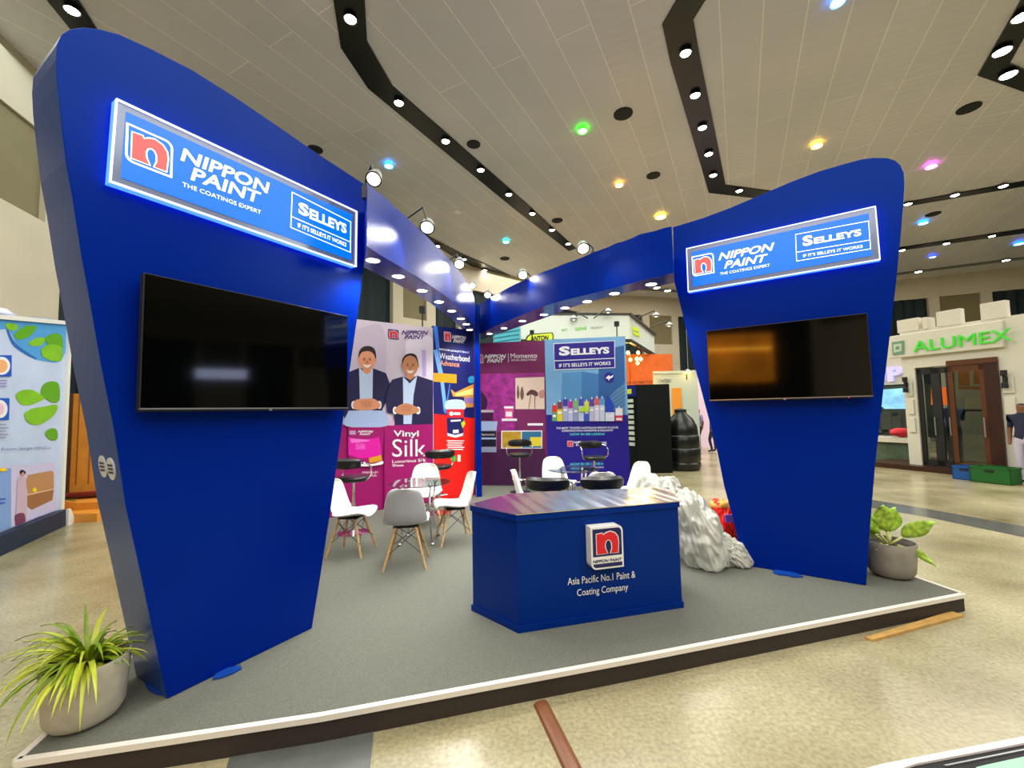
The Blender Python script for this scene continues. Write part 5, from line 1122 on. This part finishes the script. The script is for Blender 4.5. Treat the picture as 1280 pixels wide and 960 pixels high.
# cyan slatted stall left of it
cy = fthing('slatted_stall', 'turquoise ribbed roof of a stall seen just above the purple panel', 'stall', Frame((0, 13, 0), 4)); FY = Frame((0, 13, 0), 4)
b = B(); P = [FY.loc(*TA(*p)) for p in ((130, 600), (130, 440), (278, 415), (285, 430), (285, 600))]; P = [(x_, max(z_, 0)) if i_ not in (0, 4) else (x_, 0) for i_, (x_, z_) in enumerate(P)]; b.prism(P, 0, 1.2)
for k in range(5):
    z_ = P[2][1]-.12-.13*k; b.prism([(P[0][0]-.02, z_-.12), (P[2][0], z_), (P[2][0], z_+.03), (P[0][0]-.02, z_-.09)], -.03, .0)
b.build('ribbed_roof', mat('turquoise_ribs', (70, 170, 190), .5), cy)

# ---- black shelf cabinet and water tank
cbp = atZ(800, 592, 0); FK = Frame((cbp.x, cbp.y, 0), 0)
xk0, _ = FK.loc(800, 550); xk1, zk = FK.loc(838, 480)
cab = fthing('display_cabinet', 'tall black display cabinet with paint shade cards on its narrow side', 'cabinet', FK)
W_ = xk1-xk0; sl = FK.loc(786, 550)[0]-xk0
dpt = .75; sxx = sl
V_ = [(0, 0, 0), (W_, 0, 0), (W_+sl, dpt, 0), (sl-.15, dpt, 0)]; HK = zk
b = B(); b.slab([(v[0], v[1]) for v in V_], 0, HK); b.build('cabinet_body', mat('cabinet_black', (8, 13, 13), .5, spec=.2), cab)
def sidepos(u, zz, o_=.015): # on narrow side
    a = Vector(V_[0]); d_ = Vector(V_[3])-a; n_ = Vector((d_.y, -d_.x, 0)).normalized(); n_ = -n_ if n_.x > 0 else n_; return a+d_*u+n_*o_+Vector((0, 0, zz))
FV = Frame(FK.world(0, 0, 0), math.degrees(math.atan2(V_[3][1], V_[3][0])))
b = B()
for k in range(9):
    zz = HK*(.80-.062*k); q_ = [sidepos(u, zz+dz) for u, dz in ((.15, 0), (.85, 0), (.85, .09), (.15, .09))]; b.add(q_+[p+Vector((0, .0, 0))+(sidepos(.5, 0, 0)-sidepos(.5, 0, .015)) for p in q_], [(0, 1, 2, 3), (4, 5, 6, 7), (0, 1, 5, 4), (3, 2, 6, 7)])
b.build('shade_card', mat('pale_cards', (205, 205, 185), .5), cab)['kind'] = 'stuff'
b = B(); b.add([sidepos(u, z_, .012) for u, z_ in ((.02, HK*.87), (.98, HK*.87), (.98, HK*.995), (.02, HK*.995))], [(0, 1, 2, 3)], 0); b.add([sidepos(u, z_, .02) for u, z_ in ((.2, HK*.90), (.85, HK*.90), (.85, HK*.955), (.2, HK*.955))], [(0, 1, 2, 3)], 1)
b.build('header_card', [mat('cabinet_navy', (20, 26, 110), .4), mat('header_yellow', (215, 210, 40), .4)], cab)
tkp = atZ(856, 594.5, 0)
tk = thing('water_tank', 'round ribbed black water tank beside the black cabinet', 'tank', (4.70, 12.0, 0)); tk.scale = (.8, .8, .92)
zt_ = 1.85
B().lathe([(.52, 0), (.58, .04), (.6, .2), (.57, .24), (.6, .28), (.6, .62), (.57, .66), (.59, .70), (.57, 1.0), (.54, 1.04), (.55, 1.08), (.52, 1.3), (.40, 1.52), (.2, 1.68), (.18, 1.76), (0, 1.78)], n=40).build('tank_body', mat('black_tank_plastic', (16, 20, 20), .28), tk, smooth=True)
B().lathe([(.2, 1.72), (.2, 1.80), (0, 1.84)], n=24).build('lid', BLACKM, tk, smooth=True)
B().lathe([(.602, .63), (.602, .645)], n=40).lathe([(.575, 1.01), (.575, 1.025)], n=40).build('grey_band', mat('grey_band', (120, 125, 125), .4), tk)

# ---- white stall with people further right
FW2 = Frame((6.0, 16.0, 0), -8)
ws = fthing('white_partition_stall', 'pale stall with lilac wall right of the black cabinet', 'stall', FW2)
def wz(x_, y_): return FW2.loc(x_, y_)
b = B()
a_ = wz(818, 500)[0]; m1 = wz(858, 500)[0]; m2_ = wz(873, 500)[0]; e1 = wz(920, 500)[0]; zt_ = wz(840, 467)[1]
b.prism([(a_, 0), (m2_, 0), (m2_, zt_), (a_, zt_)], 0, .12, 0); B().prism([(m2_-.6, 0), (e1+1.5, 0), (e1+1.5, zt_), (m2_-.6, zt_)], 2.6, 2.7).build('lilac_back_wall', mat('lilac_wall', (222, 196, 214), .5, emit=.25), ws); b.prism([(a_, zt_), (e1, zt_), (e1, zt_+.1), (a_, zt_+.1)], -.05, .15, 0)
b.prism([(wz(840, 500)[0], 0), (wz(852, 500)[0], 0), (wz(852, 500)[0], wz(845, 485)[1]), (wz(840, 500)[0], wz(845, 485)[1])], -.03, 0, 2)
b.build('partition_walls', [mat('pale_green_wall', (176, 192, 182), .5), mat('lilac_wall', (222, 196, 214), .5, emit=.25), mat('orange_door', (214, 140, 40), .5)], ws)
text(ws, FW2, 'CHATEAU', (823, 478.5), (839, 478), (823, 474), mat('grey_letters', (120, 130, 125), .4), -.01, bold=.01, extr=.01)
p_ = atY(859.5, 464.5, 15.8); t_ = thing('stall_spotlight', 'glaring warm spotlight on top of the pale stall', 'spotlight', p_); B().lathe([(0, .1), (.1, .05), (.13, -.03)], n=16).build('lamp_head', STEEL, t_); b = B().lathe([(.12, 0), (.09, -.06), (0, -.08)], n=16).build('lamp_lens', bulb((255, 190, 90), 12), t_)
B().tube([(0, .1, -.3), (0, .1, .05), (0, .02, .05)], .02, 8).build('bracket', DKS, t_)
l = bpy.data.lights.new('stall_light', 'POINT'); l.energy = 4; l.color = (1, .75, .4); q = bpy.data.objects.new('stall_light', l); COL.objects.link(q); q.parent = t_; q.location = (0, -.3, -.15)
p_ = atZ(874.5, 563, 0); person('person in lilac shirt and black trousers walking beside the pale stall', (p_.x, p_.y, 0), R_(200), (170, 160, 205), (24, 24, 28), h=1.68, step=.12)
p_ = atZ(887, 564, 0); person('person in violet top and dark trousers half hidden by the right tower', (p_.x, p_.y-.3, 0), R_(160), (120, 100, 160), (30, 30, 60), h=1.66, step=.1)

# ---- left side: printed stand and timber stall
KA = atZ(79, 655, 0); KB = atZ(0, 691, 0)
FKL = Frame(KA, math.degrees(math.atan2(KA.y-KB.y, KA.x-KB.x)))
if (FKL.o-CAM).dot(FKL.n) < 0: FKL.yaw += math.pi; FKL.d = -FKL.d; FKL.n = -FKL.n
ks = fthing('printed_stand', 'pale blue printed stand with green leaves and white frame at the left edge', 'banner stand', FKL)
CK = lambda x, y: (x/5.647, 390+y/5.647)
CK2 = lambda x, y: (x/6.4, 550+y/6.4)
xk_r = FKL.loc(83, 404)[0]; xk_b = FKL.loc(76, 600)[0]; zk_t = FKL.loc(83, 403)[1]; xk_l = xk_b-2.6
sgn = 1
KBG = c('stand_blue_print', 196, 212, 244, var=.08, scale=1.5); GL = c('leaf_green_print', 130, 196, 40, var=.12, scale=4); GL2 = c('leaf_dark_green_print', 96, 170, 30); SKB = c('water_blue_print', 80, 160, 225)
_xa, _za = FKL.loc(0, 396); _sl = (zk_t-_za)/(xk_b-_xa); zk_l = zk_t-_sl*(xk_b-xk_l)
B().prism([(xk_l, .10), (xk_b, .10), (xk_b, zk_t), (xk_l, zk_l)], .0, .35).build('stand_panel', KBG, ks)
b = B(); b.prism([(xk_b-.04, .05), (xk_b+.05, .05), (xk_b+.05, zk_t+.02), (xk_b-.04, zk_t+.02)], -.04, .38); b.prism([(xk_l, zk_l-.03), (xk_b, zk_t-.03), (xk_b, zk_t+.03), (xk_l, zk_l+.03)], -.04, .38); b.build('white_frame', WHITE, ks)
B().prism([(xk_l, 0), (xk_b, 0), (xk_b, .26), (xk_l, .26)], -.10, .36).build('dark_base', mat('stand_base_navy', (16, 38, 66), .5), ks)
B().prism([(xk_b-.04, 0), (xk_b+.22, 0), (xk_b+.02, .26), (xk_b-.06, .26)], -.13, -.09).build('corner_foot', WHITE, ks)
x0, x1, zt = xk_l, xk_b-.05, zk_t-.04
t = ks
zz_ = lambda n_, s_, T, off: lflat(t, n_, FKL, s_, T, x0, x1, .28, zt, off)
zz_('water_print', [([(-200, 60), (460, 60), (440, 330), (300, 345), (150, 280), (40, 120), (-200, 200)], SKB, 1), ([(60, 130), (120, 230), (250, 320), (240, 330), (100, 245), (50, 140)], c('ripple_print', 40, 110, 190), 1)], CK, -.002)
LG = [[(38, 85), (90, 80), (130, 100), (110, 130), (60, 125)], [(100, 160), (180, 100), (260, 105), (210, 170), (140, 195)], [(205, 215), (270, 180), (320, 190), (290, 235), (230, 240)], [(320, 180), (400, 150), (440, 180), (440, 260), (360, 250)], [(295, 260), (350, 230), (435, 250), (435, 340), (370, 345), (330, 330), (300, 310)],
      [(112, 590), (150, 555), (230, 550), (300, 590), (310, 615), (220, 655), (150, 650)], [(290, 560), (310, 510), (360, 490), (415, 510), (420, 620), (370, 640), (310, 600)], [(175, 720), (220, 685), (300, 670), (400, 655), (395, 710), (330, 770), (260, 798), (200, 780)], [(320, 860), (350, 825), (400, 830), (405, 895), (360, 905)]]
zz_('leaf_print', [(g, GL if i % 2 == 0 else GL2, 1) for i, g in enumerate(LG[:5])], CK, -.005); zz_('leaf_print', [(g, GL if i % 2 == 0 else GL2, 1) for i, g in enumerate(LG[5:])], CK, -.005)
zz_('round_picture_print', [([(-60, 305), (84, 305), (82, 455), (-60, 455)], c('royal_blue_print', 20, 90, 200)), (ell(10, 380, 62, 64), OFFW), (ell(10, 382, 44, 46), c('peach_flower_print', 240, 180, 120))], CK, -.013); zz_('round_picture_print', [([(-60, 608), (68, 608), (64, 762), (-60, 762)], c('royal_blue_print', 20, 90, 200)), (ell(0, 685, 54, 64), OFFW), (ell(-6, 685, 36, 44), c('pink_pale_print', 240, 200, 220))], CK, -.013)
zz_('small_print', [([(-40, 480+k*22), (50, 480+k*20), (50, 486+k*20), (-40, 486+k*22)], c('violet_text_print', 140, 130, 190)) for k in range(3)]+[([(-40, 790+k*24), (45+15*(k % 2), 790+k*23), (45+15*(k % 2), 797+k*23), (-40, 798+k*24)], c('grey_text_print', 150, 155, 175)) for k in range(5)], CK, -.013)
text(t, FKL, 'from large MNCs', (8, 84), (408, 70), (8, 60), c('slate_text_print', 100, 115, 160), -.018, CK2, .0, 0, .001)
zz_('lower_picture_print', [([(-200, 225), (0, 210), (100, 205), (440, 175), (455, 640), (90, 770), (-200, 800)], c('pale_lilac_print', 205, 200, 235)), ([(-200, 230), (90, 225), (85, 760), (-200, 790)], c('soft_blue_print', 130, 165, 225)), ([(225, 280), (410, 245), (430, 260), (430, 395), (225, 440), (205, 330)], c('box_tan_print', 190, 140, 96)), ([(218, 440), (430, 392), (420, 480), (255, 558), (220, 535)], c('box_brown_print', 160, 108, 70)),
    ([(215, 435), (432, 388), (432, 396), (215, 446)], c('box_rim_print', 225, 190, 150)), (ell(180, 270, 18, 24), c('face_print', 205, 150, 130)), ([(160, 250), (180, 238), (205, 255), (200, 275), (185, 255), (165, 275)], HAIR, 1), ([(140, 330), (160, 300), (200, 300), (210, 350), (215, 590), (200, 640), (130, 650), (135, 480)], c('dress_print', 205, 180, 200), 1), ([(125, 600), (195, 590), (200, 700), (150, 725), (128, 680)], c('maroon_bag_print', 120, 56, 90), 1), (ell(278, 400, 18, 20), c('lemon_print', 245, 215, 30)), (ell(25, 238, 34, 14), c('lemon_print', 245, 215, 30)),
    ([(275, 625), (405, 595), (405, 608), (275, 640)], c('violet_text_print', 140, 130, 190)), ([(-40, 470), (48, 466), (48, 474), (-40, 480)], c('royal_blue_print', 20, 90, 200)), ([(-40, 505), (40, 495), (40, 505), (-40, 517)], c('royal_blue_print', 20, 90, 200))], CK2, -.018)
text(t, FKL, 'A 4 9 1 6', (275, 648), (405, 612), (275, 630), NAVY, -.034, CK2, .0, 0, .001)
p_ = atY(14, 398, 7.2); tag(B().lathe([(.16, -.02), (.17, 0), (.1, .07), (0, .09)], n=24).build('glass_bowl', mat('pearly_glass', (200, 205, 245), .15)), 'pearly round bowl on top of the printed stand', 'bowl').location = FKL.world(FKL.loc(16, 403)[0], .15, zk_t+.045-_sl*(xk_b-FKL.loc(16, 403)[0]))
# timber stall
TIM2 = mat('golden_pine', (226, 150, 52), .5, var=.12, scale=4); PINE2 = mat('bamboo_screen', (206, 160, 80), .6, var=.2, scale=9)
tq = atZ(91, 660, 0); FT = Frame((tq.x-.25, tq.y+.9, 0), 20)
ts = fthing('timber_stall', 'golden pine stall with dark post behind the left tower', 'stall', FT)
x90, x135 = FT.loc(89, 560, .5)[0], FT.loc(165, 560, .5)[0]
zt_ = FT.loc(95, 492, .5)[1]; z2 = FT.loc(95, 424, 1.5)[1]
b = B(); b.prism([(x90, 0), (x135, 0), (x135, zt_), (x90, zt_)], .5, .56, 0)
for k in range(5): xx = x90+(x135-x90)*(k+.5)/5; b.prism([(xx-.008, .5), (xx+.008, .5), (xx+.008, zt_), (xx-.008, zt_)], .49, .5, 1)
b.build('pine_boards', [TIM2, mat('pine_joint', (150, 88, 26), .6)], ts)
B().prism([(x90-.4, zt_), (x135, zt_), (x135, z2), (x90-.4, z2)], 1.5, 1.55).build('bamboo_screen', PINE2, ts)
B().prism([(FT.loc(72, 560, .4)[0], 0), (x90, 0), (x90, zt_), (FT.loc(72, 560, .4)[0], zt_)], .44, .56).build('dark_post', mat('dark_timber', (72, 44, 22), .5, var=.1, scale=6), ts)
B().prism([(x90, .32), (x135, .32), (x135, .37), (x90, .37)], .3, .52).build('red_rail', mat('red_rail', (120, 30, 24), .5), ts)
B().slab([(x90, -.35), (x135, -.6), (x135, .52), (x90, .52)], 0, .14).build('pine_step', TIM2, ts); B().slab([(x90, -.05), (x135, -.2), (x135, .5), (x90, .5)], .14, .26).build('pine_step', TIM2, ts)
b = B(); P = [FT.loc(*p) for p in ((84, 412), (98, 457), (94, 459), (82, 425))]; b.prism(P, .9, 1.0); P = [FT.loc(*p) for p in ((80, 461), (98, 462), (98, 464), (80, 463))]; b.prism(P, .9, 1.0); b.build('black_bracket', BLACKM, ts)
fp = thing('small_palm', 'small dark green palm tuft before the golden pine boards', 'plant', FT.world(x90+.1, -.02, .30)); b = B(); rr = random.Random(2)
for k in range(16):
    a = rr.uniform(0, 6.28); P = Vector((0, 0, 0)); el = rr.uniform(.3, 1.3); vs = []; 
    for i in range(6):
        sd = Vector((-math.sin(a), math.cos(a), 0)); w_ = .022*math.sin(math.pi*(.2+.8*i/5)); vs += [P-sd*w_, P+sd*w_]; P = P+Vector((math.cos(a)*math.cos(el), math.sin(a)*math.cos(el), math.sin(el)))*.06; el -= .25
    b.add(vs, [(2*i, 2*i+1, 2*i+3, 2*i+2) for i in range(5)])
b.build('fronds', mat('dark_palm', (36, 72, 36), .5), fp); B().tube([(0, 0, -.04), (0, 0, .04)], .03, 8).build('stem', BRNW, fp)
# camera boxes above the back panels
p_ = atY(529, 388, 8.0); lx, lz = FWL.loc(529, 407); t_ = thing('panel_top_lamp', 'small black lamp on a stem above the panel with the two men', 'lamp', FWL.world(lx, .03, zTL)); B().tube([(0, 0, -.0), (0, 0, .26)], .012, 8).build('stem', BLACKM, t_); B().box((0, 0, .31), (.1, .08, .12)).build('lamp_box', BLACKM, t_)
t_ = thing('panel_top_lamp', 'small black lamp on a stem above the pale blue panel', 'lamp', FWR.world(FWR.loc(771.5, 421)[0], .03, zTR)); B().tube([(0, 0, 0), (0, 0, .22)], .012, 8).build('stem', BLACKM, t_); B().box((0, 0, .27), (.09, .07, .1)).build('lamp_box', BLACKM, t_)
t_ = thing('panel_top_lamp', 'tiny black lamp on a stem above the purple panel', 'lamp', FWR.world(FWR.loc(665, 428)[0], .03, zTP)); B().tube([(0, 0, 0), (0, 0, .14)], .012, 8).build('stem', BLACKM, t_); B().box((0, 0, .19), (.09, .07, .09)).build('lamp_box', BLACKM, t_)
